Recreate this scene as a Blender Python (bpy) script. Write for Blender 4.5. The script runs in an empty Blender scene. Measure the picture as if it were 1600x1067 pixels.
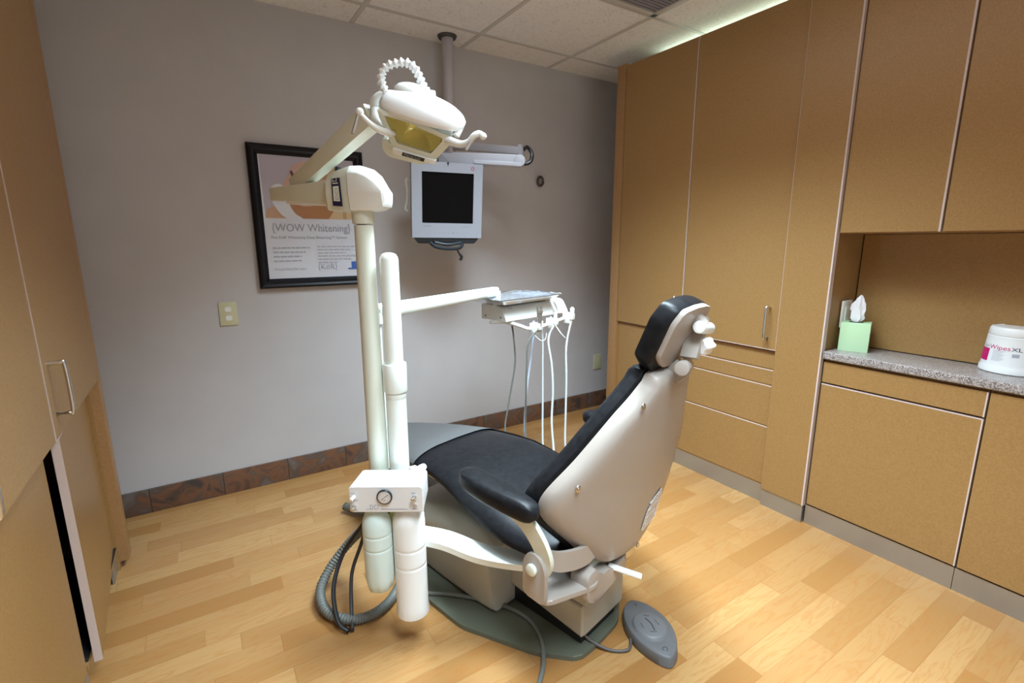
import bpy, bmesh, math, random
from mathutils import Vector, Matrix
random.seed(4)
V = Vector
C = bpy.context.scene.collection
scene = bpy.context.scene
# ------------------------------------------------------------------ camera
F, CX, CY = 765.0, 800.0, 533.5
CAM = V((0, 0, 1.25))
RW = Matrix(((0.842, 0.111, -0.528), (-0.540, 0.167, -0.825), (-0.004, 0.980, 0.200)))
q = RW.to_quaternion(); q.normalize(); RW = q.to_matrix()
cam = bpy.data.cameras.new('camera'); cam.sensor_width = 36.0; cam.lens = 36.0 * F / 1600.0
cam.clip_start = 0.02
co = bpy.data.objects.new('camera', cam); C.objects.link(co)
co.matrix_world = Matrix.Translation(CAM) @ RW.to_4x4()
scene.camera = co
# ------------------------------------------------------------------ light and exposure
w = bpy.data.worlds.new('world'); scene.world = w; w.use_nodes = True
w.node_tree.nodes['Background'].inputs[0].default_value = (0.8, 0.85, 1.0, 1)
w.node_tree.nodes['Background'].inputs[1].default_value = 0.05
scene.view_settings.view_transform = 'Standard'; scene.view_settings.look = 'None'
scene.view_settings.gamma = 1.0; scene.view_settings.use_curve_mapping = False
scene.view_settings.exposure = 0.0
def area(name, loc, sx, sy, power, col, spread=180, rot=(0, 0, 0)):
    l = bpy.data.lights.new(name, 'AREA'); l.shape = 'RECTANGLE'; l.size = sx; l.size_y = sy
    l.energy = power; l.color = col; l.spread = math.radians(spread)
    o = bpy.data.objects.new(name, l); C.objects.link(o); o.location = loc; o.rotation_euler = rot
    return o
TROFFERS = [(0.79, 1.40, 0.63, 1.84, 54), (0.17, 0.78, -0.59, 0.61, 36)]
for (x0, x1, y0, y1, pw) in TROFFERS:
    area('ceiling_lamp_light', ((x0+x1)/2, (y0+y1)/2, 2.295), x1-x0-.08, y1-y0-.08, pw, (0.76, 0.97, 1.10), 108)
area('front_fill_light', (0.75, -1.93, 0.95), 1.6, 1.6, 15.0, (0.84, 0.97, 1.06), 180, (math.radians(108), 0, 0))  # added fill light behind the camera; the front wall has no doorway
area('cabinet_top_light', (2.43, 1.05, 2.268), 0.035, 2.2, 1.5, (0.78, 1.0, 0.82), 180, (0, math.radians(112), 0))

# ------------------------------------------------------------------ helpers
def at(px, py, D):
    return CAM + RW @ V(((px-CX)/F*D, -(py-CY)/F*D, -D))
def depth(P): return -(RW.transposed() @ (V(P)-CAM)).z
def spline(pts, n=8, closed=False):
    P = [V(p) for p in pts]; out = []; N = len(P)
    if N < 3: return P
    rng = range(N) if closed else range(N-1)
    for i in rng:
        if closed: p0, p1, p2, p3 = P[i-1], P[i], P[(i+1) % N], P[(i+2) % N]
        else: p0 = P[max(i-1, 0)]; p1 = P[i]; p2 = P[i+1]; p3 = P[min(i+2, N-1)]
        for k in range(n):
            t = k/n
            out.append(0.5*((2*p1)+(p2-p0)*t+(2*p0-5*p1+4*p2-p3)*t*t+(3*p1-p0-3*p2+p3)*t**3))
    if not closed: out.append(P[-1].copy())
    return out
def interp(tab, x):
    if x <= tab[0][0]: return tab[0][1:]
    for a, b in zip(tab, tab[1:]):
        if x <= b[0]:
            t = (x-a[0])/(b[0]-a[0]); return tuple(p+(r-p)*t for p, r in zip(a[1:], b[1:]))
    return tab[-1][1:]
def rp(pts, r, n=5):
    """round the corners of a 2D polygon"""
    out = []; N = len(pts)
    rr = r if isinstance(r, (list, tuple)) else [r]*N
    for i in range(N):
        p = V(pts[i][:2]); a = V(pts[i-1][:2])-p; b = V(pts[(i+1) % N][:2])-p
        q_ = min(rr[i], a.length*.49, b.length*.49)
        if q_ < 1e-6: out.append((p.x, p.y)); continue
        s = p+a.normalized()*q_; e = p+b.normalized()*q_
        for k in range(n+1):
            t = k/n; z = s*(1-t)**2+p*2*t*(1-t)+e*t*t; out.append((z.x, z.y))
    return out
def bmn(): return bmesh.new()
def loft(bm, rings, cap=True, capb=None):
    vs = [[bm.verts.new(p) for p in r] for r in rings]
    for a, b in zip(vs, vs[1:]):
        n = len(a)
        for i in range(n):
            j = (i+1) % n
            try: bm.faces.new((a[i], a[j], b[j], b[i]))
            except ValueError: pass
    if cap: bm.faces.new(vs[0])
    if cap if capb is None else capb: bm.faces.new(vs[-1])
    return vs
def frame_of(t, up=V((0, 0, 1))):
    t = t.normalized()
    if abs(t.dot(up)) > .98: up = V((1, 0, 0))
    a = t.cross(up).normalized(); b = a.cross(t).normalized()
    return a, b
def tube(bm, pts, r, seg=12, n=8, radii=None, cap=True, smooth=True):
    P = spline(pts, n) if smooth else [V(p) for p in pts]
    rings = []; prev = None
    for i, p in enumerate(P):
        t = (P[min(i+1, len(P)-1)]-P[max(i-1, 0)]).normalized()
        if prev is None: a, b = frame_of(t)
        else:
            a = (prev-t*prev.dot(t)).normalized(); b = t.cross(a)
        prev = a
        if radii: k = i/(len(P)-1)*(len(radii)-1); k0 = int(k); k1 = min(k0+1, len(radii)-1); R = radii[k0]+(radii[k1]-radii[k0])*(k-k0)
        else: R = r(i, len(P)) if callable(r) else r
        rings.append([p+a*R*math.cos(2*math.pi*j/seg)+b*R*math.sin(2*math.pi*j/seg) for j in range(seg)])
    loft(bm, rings, cap)
def cyl(bm, p0, p1, r0, r1=None, seg=24, bev=0.0):
    r1 = r0 if r1 is None else r1
    p0 = V(p0); p1 = V(p1); t = (p1-p0).normalized(); a, b = frame_of(t)
    L = []
    if bev: L = [(0, r0-bev), (bev*.3, r0-bev*.3), (bev, r0)]
    else: L = [(0, r0)]
    H = (p1-p0).length
    if bev: L += [(H-bev, r1), (H-bev*.3, r1-bev*.3), (H, r1-bev)]
    else: L += [(H, r1)]
    loft(bm, [[p0+t*h+a*R*math.cos(2*math.pi*j/seg)+b*R*math.sin(2*math.pi*j/seg) for j in range(seg)] for h, R in L])
def lathe(bm, base, prof, axis=V((0, 0, 1)), seg=32, deform=None):
    a, b = frame_of(axis); base = V(base); axis = axis.normalized()
    rings = []
    for (r, h) in prof:
        rings.append([base+axis*h+(a*math.cos(2*math.pi*j/seg)+b*math.sin(2*math.pi*j/seg))*(r*(deform(j, seg, h) if deform else 1)) for j in range(seg)])
    loft(bm, rings)
def obox(bm, o, e, xs, ys, zs, bev=0.0, seg=2):
    o = V(o); ex, ey, ez = [V(k).normalized() for k in e]
    vs = [bm.verts.new(o+ex*x+ey*y+ez*z) for x in xs for y in ys for z in zs]
    fs = [bm.faces.new([vs[i] for i in f]) for f in ((0, 1, 3, 2), (4, 6, 7, 5), (0, 4, 5, 1), (2, 3, 7, 6), (0, 2, 6, 4), (1, 5, 7, 3))]
    if bev:
        bmesh.ops.bevel(bm, geom=list({ed for f in fs for ed in f.edges}), offset=bev, segments=seg, profile=.6, affect='EDGES')
AX = (V((1, 0, 0)), V((0, 1, 0)), V((0, 0, 1)))
def box(bm, x, y, z, bev=0.0, seg=2):
    obox(bm, (0, 0, 0), AX, x, y, z, bev, seg)
def slab(bm, pts, vec, bev=0.0, seg=2):
    """extrude a 3D polygon along vec"""
    n = len(pts); vec = V(vec)
    a = [bm.verts.new(V(p)) for p in pts]; b = [bm.verts.new(V(p)+vec) for p in pts]
    f0 = bm.faces.new(a); f1 = bm.faces.new(b[::-1])
    for i in range(n):
        j = (i+1) % n; bm.faces.new((a[i], b[i], b[j], a[j]))
    if bev: bmesh.ops.bevel(bm, geom=list(f0.edges)+list(f1.edges), offset=bev, segments=seg, profile=.6, affect='EDGES')
def sphere(bm, c, r, sx=1, sy=1, sz=1, seg=20):
    m = Matrix.Translation(V(c)) @ Matrix.Diagonal((r*sx, r*sy, r*sz, 1))
    bmesh.ops.create_uvsphere(bm, u_segments=seg, v_segments=seg//2, radius=1, matrix=m)
ORG = {}
def thing(name, label, cat, loc=(0, 0, 0), group=None):
    o = bpy.data.objects.new(name, None); C.objects.link(o); o.location = loc; o.empty_display_size = .05
    o['label'] = label; o['category'] = cat
    if group: o['group'] = group
    ORG[o] = V(loc); return o
def part(name, bm, m, parent=None, label=None, ang=34, flat=False, org=None):
    bmesh.ops.recalc_face_normals(bm, faces=bm.faces)
    base = ORG[parent] if parent else V(org or (0, 0, 0))
    bmesh.ops.translate(bm, vec=-base, verts=bm.verts)
    for f in bm.faces: f.smooth = not flat
    for e in bm.edges:
        if len(e.link_faces) == 2 and e.calc_face_angle(0) > math.radians(ang): e.smooth = False
    me = bpy.data.meshes.new(name); bm.to_mesh(me); bm.free()
    for mm in (m if isinstance(m, (list, tuple)) else [m]): me.materials.append(mm)
    o = bpy.data.objects.new(name, me); C.objects.link(o)
    if parent: o.parent = parent
    else: o.location = base
    ORG[o] = base
    if label: o['label'] = label
    return o
def single(name, bm, m, label, cat, org, group=None, **k):
    o = part(name, bm, m, None, label, org=org, **k); o['category'] = cat
    if group: o['group'] = group
    return o
def struct(name, bm, m, **k):
    o = part(name, bm, m, **k); o['kind'] = 'structure'; return o
def text_bm(bm, s, o, ex, ez, size, font=None, depth=0.0004, align='LEFT', spacing=1.0, xs=1.0):
    cu = bpy.data.curves.new('txt', 'FONT'); cu.body = s; cu.size = size; cu.align_x = align; cu.space_character = spacing
    cu.resolution_u = 3
    ob = bpy.data.objects.new('txt', cu); C.objects.link(ob)
    dg = bpy.context.evaluated_depsgraph_get(); me = bpy.data.meshes.new_from_object(ob.evaluated_get(dg))
    ex = V(ex).normalized(); ez = V(ez).normalized()
    nv = len(bm.verts); bm.from_mesh(me); bm.verts.ensure_lookup_table()
    for v_ in bm.verts[nv:]:
        v_.co = V(o)+ex*v_.co.x*xs+ez*v_.co.y
    bpy.data.objects.remove(ob); bpy.data.meshes.remove(me); bpy.data.curves.remove(cu)

# ------------------------------------------------------------------ materials
def mat(name, col, rough=.5, metal=0.0, spec=.5, coat=0.0, **k):
    m = bpy.data.materials.new(name); m.use_nodes = True; b = m.node_tree.nodes['Principled BSDF']
    b.inputs['Base Color'].default_value = (*col, 1); b.inputs['Roughness'].default_value = rough
    b.inputs['Metallic'].default_value = metal; b.inputs['Specular IOR Level'].default_value = spec
    b.inputs['Coat Weight'].default_value = coat
    for kk, vv in k.items(): b.inputs[kk.replace('_', ' ')].default_value = vv
    return m
def nt(m): return m.node_tree, m.node_tree.nodes, m.node_tree.links, m.node_tree.nodes['Principled BSDF']
def noisy(name, c1, c2, scale=20, rough=.5, detail=4, bump=0.0, stretch=(1, 1, 1), lo=.35, hi=.65, bscale=None, spec=.5, coat=0.0):
    m = mat(name, c1, rough, spec=spec, coat=coat); t, N, L, b = nt(m)
    g = N.new('ShaderNodeNewGeometry'); mp = N.new('ShaderNodeMapping'); mp.inputs['Scale'].default_value = stretch
    L.new(g.outputs['Position'], mp.inputs['Vector'])
    n = N.new('ShaderNodeTexNoise'); n.inputs['Scale'].default_value = scale; n.inputs['Detail'].default_value = detail
    L.new(mp.outputs[0], n.inputs['Vector'])
    r = N.new('ShaderNodeValToRGB'); r.color_ramp.elements[0].position = lo; r.color_ramp.elements[1].position = hi
    r.color_ramp.elements[0].color = (*c1, 1); r.color_ramp.elements[1].color = (*c2, 1)
    L.new(n.outputs[0], r.inputs[0]); L.new(r.outputs[0], b.inputs['Base Color'])
    if bump:
        n2 = N.new('ShaderNodeTexNoise'); n2.inputs['Scale'].default_value = bscale or scale*3; n2.inputs['Detail'].default_value = 3
        L.new(mp.outputs[0], n2.inputs['Vector'])
        bu = N.new('ShaderNodeBump'); bu.inputs['Strength'].default_value = bump; bu.inputs['Distance'].default_value = .002
        L.new(n2.outputs[0], bu.inputs['Height']); L.new(bu.outputs[0], b.inputs['Normal'])
    return m
lam = noisy('laminate', (.30, .163, .055), (.365, .206, .074), 170, .40, 8, .05, (1, 1, 1), .3, .7, 400)
lam_end = noisy('laminate_stile', (.34, .185, .075), (.39, .215, .09), 120, .45, 6, .04)
band = mat('edge_band', (.62, .50, .46), .4)
kick = mat('toe_kick_metal', (.42, .42, .41), .32, .75)
dark = mat('inside_shade', (.012, .010, .009), .8)  # near black, paints the shade of interiors and holes
wallm = noisy('wall_paint', (.53, .512, .525), (.55, .532, .545), 6, .75, 4, .12, bscale=400, spec=.25)
white = mat('white_enamel', (.80, .83, .78), .28, coat=.3)
white2 = mat('white_plastic', (.82, .83, .80), .35)
whitep = mat('bright_white_plastic', (.86, .86, .86), .32)
cream = mat('cream_enamel', (.70, .72, .62), .35, coat=.15)
beige = mat('beige_shell', (.38, .325, .285), .38, coat=.15)
mechm = mat('beige_lift_cover', (.42, .395, .33), .42)
platem = mat('grey_green_base', (.12, .13, .095), .42)
greym = mat('grey_plastic', (.135, .135, .14), .5)
toem = mat('grey_toe_cover', (.10, .098, .098), .5, spec=.25)
black = noisy('black_vinyl', (.008, .008, .009), (.012, .012, .014), 60, .36, 3, .10, bscale=500, spec=.16)
blackp = mat('black_plastic', (.012, .012, .014), .35)
chrome = mat('chrome', (.75, .75, .75), .16, 1.0)
nickel = mat('brushed_nickel', (.62, .60, .57), .3, 1.0)
steel = mat('tray_steel', (.66, .68, .70), .2, 1.0)
hosem = mat('hose_light_grey', (.52, .54, .54), .45)
hoseg = mat('hose_grey', (.14, .145, .13), .5)
hoseb = mat('hose_blue_grey', (.48, .54, .66), .45)
ivory = mat('ivory_plate', (.62, .60, .40), .4)
tbar = mat('ceiling_bar', (.60, .57, .54), .5)
silver = mat('monitor_silver', (.36, .37, .42), .42, .1)
grey_arm = mat('arm_grey', (.44, .44, .49), .4)
polem = mat('pole_grey', (.46, .43, .46), .4)
screenm = mat('screen_black', (.005, .004, .004), .5, spec=.05)
framem = mat('frame_black', (.008, .008, .012), .38, spec=.25)
paper = mat('poster_paper', (.66, .68, .76), .18)
inkg = mat('ink_grey', (.32, .33, .40), .4)
inkl = mat('ink_light', (.42, .44, .50), .4)
inkb = mat('ink_blue', (.05, .14, .48), .4)
navy = mat('navy', (.01, .012, .06), .4)
pink = mat('magenta_print', (.60, .005, .16), .4)
tissue_g = mat('green_card', (.52, .74, .46), .55)
tissue_w = mat('tissue', (.86, .85, .88), .8)
def floor_mat():
    m = mat('wood_strip_floor', (.6, .4, .2), .24, spec=.45); t, N, L, b = nt(m)
    def M(op, a, bb=None, c=None):
        n = N.new('ShaderNodeMath'); n.operation = op
        for i, x in enumerate((a, bb, c)):
            if x is None: continue
            if isinstance(x, (int, float)): n.inputs[i].default_value = x
            else: L.new(x, n.inputs[i])
        return n.outputs[0]
    g = N.new('ShaderNodeNewGeometry'); s = N.new('ShaderNodeSeparateXYZ'); L.new(g.outputs['Position'], s.inputs[0])
    W, LN = .078, .52
    row = M('FLOOR', M('DIVIDE', s.outputs[1], W))
    wn = N.new('ShaderNodeTexWhiteNoise'); wn.noise_dimensions = '1D'; L.new(row, wn.inputs['W'])
    xo = M('ADD', M('DIVIDE', s.outputs[0], LN), M('MULTIPLY', wn.outputs[0], 7.0))
    col = M('FLOOR', xo)
    cb = N.new('ShaderNodeCombineXYZ'); L.new(row, cb.inputs[0]); L.new(col, cb.inputs[1])
    w2 = N.new('ShaderNodeTexWhiteNoise'); w2.noise_dimensions = '2D'; L.new(cb.outputs[0], w2.inputs['Vector'])
    ramp = N.new('ShaderNodeValToRGB'); cr = ramp.color_ramp
    cr.elements[0].color = (.33, .16, .05, 1); cr.elements[1].color = (.46, .27, .108, 1)
    e = cr.elements.new(.35); e.color = (.375, .198, .072, 1); e = cr.elements.new(.72); e.color = (.415, .23, .09, 1)
    L.new(w2.outputs[0], ramp.inputs[0])
    # grain
    cg = N.new('ShaderNodeCombineXYZ'); L.new(M('MULTIPLY', s.outputs[0], 1.6), cg.inputs[0])
    L.new(M('MULTIPLY', s.outputs[1], 11.0), cg.inputs[1]); L.new(M('MULTIPLY', w2.outputs[0], 37.0), cg.inputs[2])
    n1 = N.new('ShaderNodeTexNoise'); n1.inputs['Scale'].default_value = 2.2; n1.inputs['Detail'].default_value = 6; n1.inputs['Distortion'].default_value = 1.6
    L.new(cg.outputs[0], n1.inputs['Vector'])
    rings = M('PINGPONG', M('MULTIPLY', n1.outputs[0], 9.0), 1.0)
    cg2 = N.new('ShaderNodeCombineXYZ'); L.new(M('MULTIPLY', s.outputs[0], 6.0), cg2.inputs[0]); L.new(M('MULTIPLY', s.outputs[1], 160.0), cg2.inputs[1])
    n2 = N.new('ShaderNodeTexNoise'); n2.inputs['Scale'].default_value = 1.0; n2.inputs['Detail'].default_value = 3; L.new(cg2.outputs[0], n2.inputs['Vector'])
    fac = M('ADD', M('MULTIPLY', M('POWER', rings, 3.0), .42), M('MULTIPLY', M('SUBTRACT', n2.outputs[0], .3), .30))
    mx = N.new('ShaderNodeMix'); mx.data_type = 'RGBA'; L.new(fac, mx.inputs[0]); L.new(ramp.outputs[0], mx.inputs[6]); mx.inputs[7].default_value = (.36, .14, .035, 1)
    # seams
    fy = M('FRACT', M('DIVIDE', s.outputs[1], W)); fx = M('FRACT', xo)
    sy = M('LESS_THAN', fy, .025); sx = M('LESS_THAN', fx, .005)
    sm = M('MULTIPLY', M('MAXIMUM', sy, sx), .35)
    mx2 = N.new('ShaderNodeMix'); mx2.data_type = 'RGBA'; L.new(sm, mx2.inputs[0]); L.new(mx.outputs[2], mx2.inputs[6]); mx2.inputs[7].default_value = (.22, .09, .03, 1)
    L.new(mx2.outputs[2], b.inputs['Base Color'])
    return m
floorm = floor_mat()
def ceil_mat():
    m = mat('ceiling_tile', (.8, .76, .72), .85, spec=.2); t, N, L, b = nt(m)
    g = N.new('ShaderNodeNewGeometry'); mp = N.new('ShaderNodeMapping'); mp.inputs['Scale'].default_value = (1, 1, 1); L.new(g.outputs['Position'], mp.inputs['Vector'])
    vo = N.new('ShaderNodeTexNoise'); vo.inputs['Scale'].default_value = 38; vo.inputs['Detail'].default_value = 5; vo.inputs['Distortion'].default_value = 2.5; L.new(mp.outputs[0], vo.inputs['Vector'])
    r = N.new('ShaderNodeValToRGB'); r.color_ramp.elements[0].position = .36; r.color_ramp.elements[1].position = .46
    r.color_ramp.elements[0].color = (.76, .73, .71, 1); r.color_ramp.elements[1].color = (.90, .87, .85, 1)
    L.new(vo.outputs[0], r.inputs[0]); L.new(r.outputs[0], b.inputs['Base Color'])
    bu = N.new('ShaderNodeBump'); bu.inputs['Strength'].default_value = .5; bu.inputs['Distance'].default_value = .003
    L.new(vo.outputs[0], bu.inputs['Height']); L.new(bu.outputs[0], b.inputs['Normal'])
    return m
ceilm = ceil_mat()
def slate_mat():
    m = mat('slate_tile', (.2, .12, .08), .45); t, N, L, b = nt(m)
    g = N.new('ShaderNodeNewGeometry'); s = N.new('ShaderNodeSeparateXYZ'); L.new(g.outputs['Position'], s.inputs[0])
    d = N.new('ShaderNodeMath'); d.operation = 'DIVIDE'; L.new(s.outputs[0], d.inputs[0]); d.inputs[1].default_value = .30
    fl = N.new('ShaderNodeMath'); fl.operation = 'FLOOR'; L.new(d.outputs[0], fl.inputs[0])
    fr = N.new('ShaderNodeMath'); fr.operation = 'FRACT'; L.new(d.outputs[0], fr.inputs[0])
    gr = N.new('ShaderNodeMath'); gr.operation = 'LESS_THAN'; L.new(fr.outputs[0], gr.inputs[0]); gr.inputs[1].default_value = .012
    cb = N.new('ShaderNodeCombineXYZ'); L.new(s.outputs[0], cb.inputs[0]); L.new(s.outputs[2], cb.inputs[1])
    sc = N.new('ShaderNodeMath'); sc.operation = 'MULTIPLY'; L.new(fl.outputs[0], sc.inputs[0]); sc.inputs[1].default_value = 3.7; L.new(sc.outputs[0], cb.inputs[2])
    n = N.new('ShaderNodeTexNoise'); n.inputs['Scale'].default_value = 9; n.inputs['Detail'].default_value = 8; n.inputs['Distortion'].default_value = 1.0; L.new(cb.outputs[0], n.inputs['Vector'])
    r = N.new('ShaderNodeValToRGB'); cr = r.color_ramp; cr.elements[0].position = .3; cr.elements[1].position = .72
    cr.elements[0].color = (.055, .045, .042, 1); cr.elements[1].color = (.16, .13, .115, 1)
    e = cr.elements.new(.46); e.color = (.19, .085, .045, 1); e = cr.elements.new(.56); e.color = (.11, .075, .06, 1)
    L.new(n.outputs[0], r.inputs[0])
    mx = N.new('ShaderNodeMix'); mx.data_type = 'RGBA'; L.new(gr.outputs[0], mx.inputs[0]); L.new(r.outputs[0], mx.inputs[6]); mx.inputs[7].default_value = (.03, .025, .02, 1)
    L.new(mx.outputs[2], b.inputs['Base Color'])
    bu = N.new('ShaderNodeBump'); bu.inputs['Strength'].default_value = .4; bu.inputs['Distance'].default_value = .004
    L.new(n.outputs[0], bu.inputs['Height']); L.new(bu.outputs[0], b.inputs['Normal'])
    return m
slate = slate_mat()
def granite():
    m = mat('granite_laminate', (.3, .3, .3), .28); t, N, L, b = nt(m)
    g = N.new('ShaderNodeNewGeometry'); n = N.new('ShaderNodeTexNoise'); n.inputs['Scale'].default_value = 330; n.inputs['Detail'].default_value = 2; L.new(g.outputs['Position'], n.inputs['Vector'])
    r = N.new('ShaderNodeValToRGB'); cr = r.color_ramp; cr.elements[0].position = .38; cr.elements[1].position = .62
    cr.elements[0].color = (.10, .085, .08, 1); cr.elements[1].color = (.52, .46, .44, 1); e = cr.elements.new(.5); e.color = (.32, .27, .25, 1)
    L.new(n.outputs[0], r.inputs[0]); L.new(r.outputs[0], b.inputs['Base Color']); return m
gran = granite()
def trans(name, col, rough, t_):
    m = mat(name, col, rough); b = nt(m)[3]
    b.inputs['Transmission Weight'].default_value = t_; b.inputs['IOR'].default_value = 1.2
    b.inputs['Subsurface Weight'].default_value = .3; b.inputs['Subsurface Radius'].default_value = (.03, .03, .03)
    return m
bot_clear = trans('translucent_bottle', (.70, .80, .76), .32, .10)
bot_milk = trans('milky_bottle', (.86, .85, .83), .38, .05)
lensm = trans('yellow_lens', (.99, .98, .78), .04, .97)
lensm.node_tree.nodes['Principled BSDF'].inputs['Subsurface Weight'].default_value = 0
bulbm = mat('bulb_glass', (.95, .8, .3), .15)
reflm = mat('lamp_reflector', (.90, .86, .50), .20, .5)
louv = mat('vent_grey', (.30, .29, .33), .5)
diff = mat('lamp_diffuser', (.9, .9, .9), .5); nt(diff)[3].inputs['Emission Color'].default_value = (1, .97, .96, 1); nt(diff)[3].inputs['Emission Strength'].default_value = 3.0
film = trans('clear_wrap', (.85, .86, .90), .15, .8)

# ------------------------------------------------------------------ room shell
XL, XR, YB, YF, ZC = -.95, 2.80, 2.707, -2.0, 2.32
b = bmn(); box(b, (XL-.1, XR+.1), (YF-.1, YB+.1), (-.06, 0)); struct('floor', b, floorm)
b = bmn(); box(b, (XL-.1, XR+.1), (YF-.1, YB+.1), (ZC, ZC+.05)); ceil = struct('ceiling', b, ceilm)
b = bmn()
for x in (-.44, .17+.0, .79, 1.40, 2.01, 2.62): box(b, (x-.011, x+.011), (YF, YB), (ZC-.004, ZC+.001))
for y in (-1.83, -1.21, -.60, .01, .625, 1.24, 1.86, 2.48): box(b, (XL, XR), (y-.011, y+.011), (ZC-.0045, ZC+.001))
part('ceiling_grid', b, tbar, ceil, 'thin painted grid bars', flat=True)
b = bmn(); box(b, (XL-.1, XR+.1), (YB, YB+.1), (0, ZC)); struct('wall_back', b, wallm)
b = bmn(); box(b, (XL-.1, XL), (YF, YB), (0, ZC)); struct('wall_left', b, wallm)
b = bmn(); box(b, (XR, XR+.1), (YF, YB), (0, ZC)); struct('wall_right', b, wallm)
b = bmn(); box(b, (XL-.1, XR+.1), (YF-.1, YF), (0, ZC)); struct('wall_front', b, wallm)
b = bmn(); box(b, (XL, XR), (YB-.012, YB), (0, .118), .002); struct('baseboard_back', b, slate)

for i, (x0, x1, y0, y1, pw) in enumerate(TROFFERS):
    t = thing('ceiling_light', ['recessed fluorescent ceiling panel over the treatment chair', 'recessed fluorescent ceiling panel near the entrance behind the viewer'][i], 'ceiling light', ((x0+x1)/2, (y0+y1)/2, ZC))
    b = bmn()
    for a in ((x0, x0+.03, y0, y1), (x1-.03, x1, y0, y1), (x0, x1, y0, y0+.03), (x0, x1, y1-.03, y1)): box(b, a[:2], a[2:], (ZC-.012, ZC))
    part('frame', b, tbar, t, flat=True)
    b = bmn(); box(b, (x0+.03, x1-.03), (y0+.03, y1-.03), (ZC-.006, ZC-.002)); part('diffuser', b, diff, t)
t = thing('air_vent', 'grey perforated square air vent set in the ceiling grid', 'air vent', (1.705, 1.55, ZC))
b = bmn()
for a in ((1.405, 1.44, 1.25, 1.85), (1.97, 2.005, 1.25, 1.85), (1.405, 2.005, 1.25, 1.285), (1.405, 2.005, 1.815, 1.85)): box(b, a[:2], a[2:], (ZC-.012, ZC+.0), .002)
part('frame', b, tbar, t)
b = bmn(); box(b, (1.44, 1.97), (1.285, 1.815), (ZC-.005, ZC-.002))
for k in range(26): box(b, (1.44, 1.97), (1.29+k*.0204, 1.298+k*.0204), (ZC-.011, ZC-.005))
part('grille', b, louv, t, flat=True)

# ------------------------------------------------------------------ cabinets on the right
FX = 2.181
def u_handle(parent, x, y, z0, z1, side=-1, horiz=False, name='handle', label=None):
    """bow handle; side: which way it stands off the door along x"""
    b = bmn(); so = .034*side
    if horiz: pts = [(x, y, z0), (x+so*.7, y, z0), (x+so, y+.008, z0), (x+so, z1-.008, z0), (x+so*.7, z1, z0), (x, z1, z0)]
    else: pts = [(x, y, z0), (x+so*.75, y, z0), (x+so, y, z0+.009), (x+so, y, z1-.009), (x+so*.75, y, z1), (x, y, z1)]
    P = [V(pts[0])]+spline([V(p) for p in pts[1:-1]], 5)+[V(pts[-1])]
    tube(b, P, .0055, 12, smooth=False)
    return part(name, b, nickel, parent, label or 'brushed metal bow handle')
def door(parent, name, y0, y1, z0, z1, fx, th=.018, side=1, bands='n', label=None):
    """door slab with its front at x=fx; side=+1 body extends to +x"""
    b = bmn(); xs = (fx, fx+th) if side > 0 else (fx-th, fx)
    box(b, xs, (y0+.002, y1-.002), (z0+.002, z1-.002), .0012, 1)
    d = part(name, b, lam, parent, label)
    b = bmn(); o = .0006*(-side)
    bx = (min(fx+o, fx+side*(th-.001)), max(fx+o, fx+side*(th-.001)))
    if 'n' in bands: box(b, bx, (y0-.0005, y0+.0035), (z0+.002, z1-.002))
    if 'N' in bands: box(b, bx, (y0-.001, y0+.005), (z0+.002, z1-.002))
    if 't' in bands: box(b, bx, (y0+.002, y1-.002), (z1-.004, z1-.0005))
    if 'b' in bands: box(b, bx, (y0+.002, y1-.002), (z0+.0, z0+.003))
    if len(b.verts): part('edge_band', b, band, d, 'pale edge strip', flat=True)
    else: b.free()
    return d
# far tall unit
t = thing('tall_cabinet', 'brown laminate tall cabinet nearest the back wall on the right', 'cabinet', (2.48, 1.97, 0))
b = bmn(); box(b, (FX+.019, XR-.002), (1.712, 2.245), (.09, 2.225)); part('carcass', b, lam, t)
b = bmn(); box(b, (FX-.004, FX+.3), (2.195, 2.26), (.0, 2.232), .0015); part('end_stile', b, lam_end, t, 'lighter brown end stile')
d = door(t, 'upper_door', 1.711, 2.193, .760, 2.222, FX, bands='n'); u_handle(d, FX, 1.742, .82, .951)
door(t, 'lower_door', 1.711, 2.193, .094, .752, FX+.016, bands='n')
b = bmn(); box(b, (FX+.02, FX+.035), (1.711, 2.195), (0, .092)); part('toe_kick', b, kick, t, 'grey metal toe kick')
# middle tall unit with drawers
t = thing('tall_cabinet', 'brown laminate tall cabinet with upper door over a stack of drawers', 'cabinet', (2.48, 1.45, 0))
b = bmn(); box(b, (FX+.019, XR-.002), (1.184, 1.710), (.09, 2.225)); part('carcass', b, lam, t)
d = door(t, 'upper_door', 1.182, 1.709, .757, 2.222, FX, bands='Nb'); u_handle(d, FX, 1.229, .812, .952)
for z0, z1, bd in ((.664, .750, ''), (.588, .660, 't'), (.388, .584, 't'), (.094, .384, 't')):
    door(t, 'rail' if not bd else 'drawer', 1.182, 1.709, z0, z1, FX+.016, bands=bd+'')
b = bmn(); box(b, (FX+.02, FX+.035), (1.184, 1.710), (0, .092)); part('toe_kick', b, kick, t, 'grey metal toe kick')
# pilaster
t = thing('cabinet_pilaster', 'full height brown laminate filler column between the drawer cabinet and the worktop niche', 'filler panel', (2.4, 1.08, 0))
b = bmn(); box(b, (FX-.012, XR-.002), (.990, 1.180), (.085, 2.225), .0012, 1); part('panel', b, lam, t)
b = bmn(); box(b, (FX-.0135, FX+.012), (.984, .990), (.085, 2.225)); part('edge_band', b, band, t, 'pale edge strip', flat=True)
b = bmn(); box(b, (FX-.006, FX+.25), (.988, 1.178), (0, .083)); part('toe_kick', b, kick, t, 'grey metal toe kick')
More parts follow.
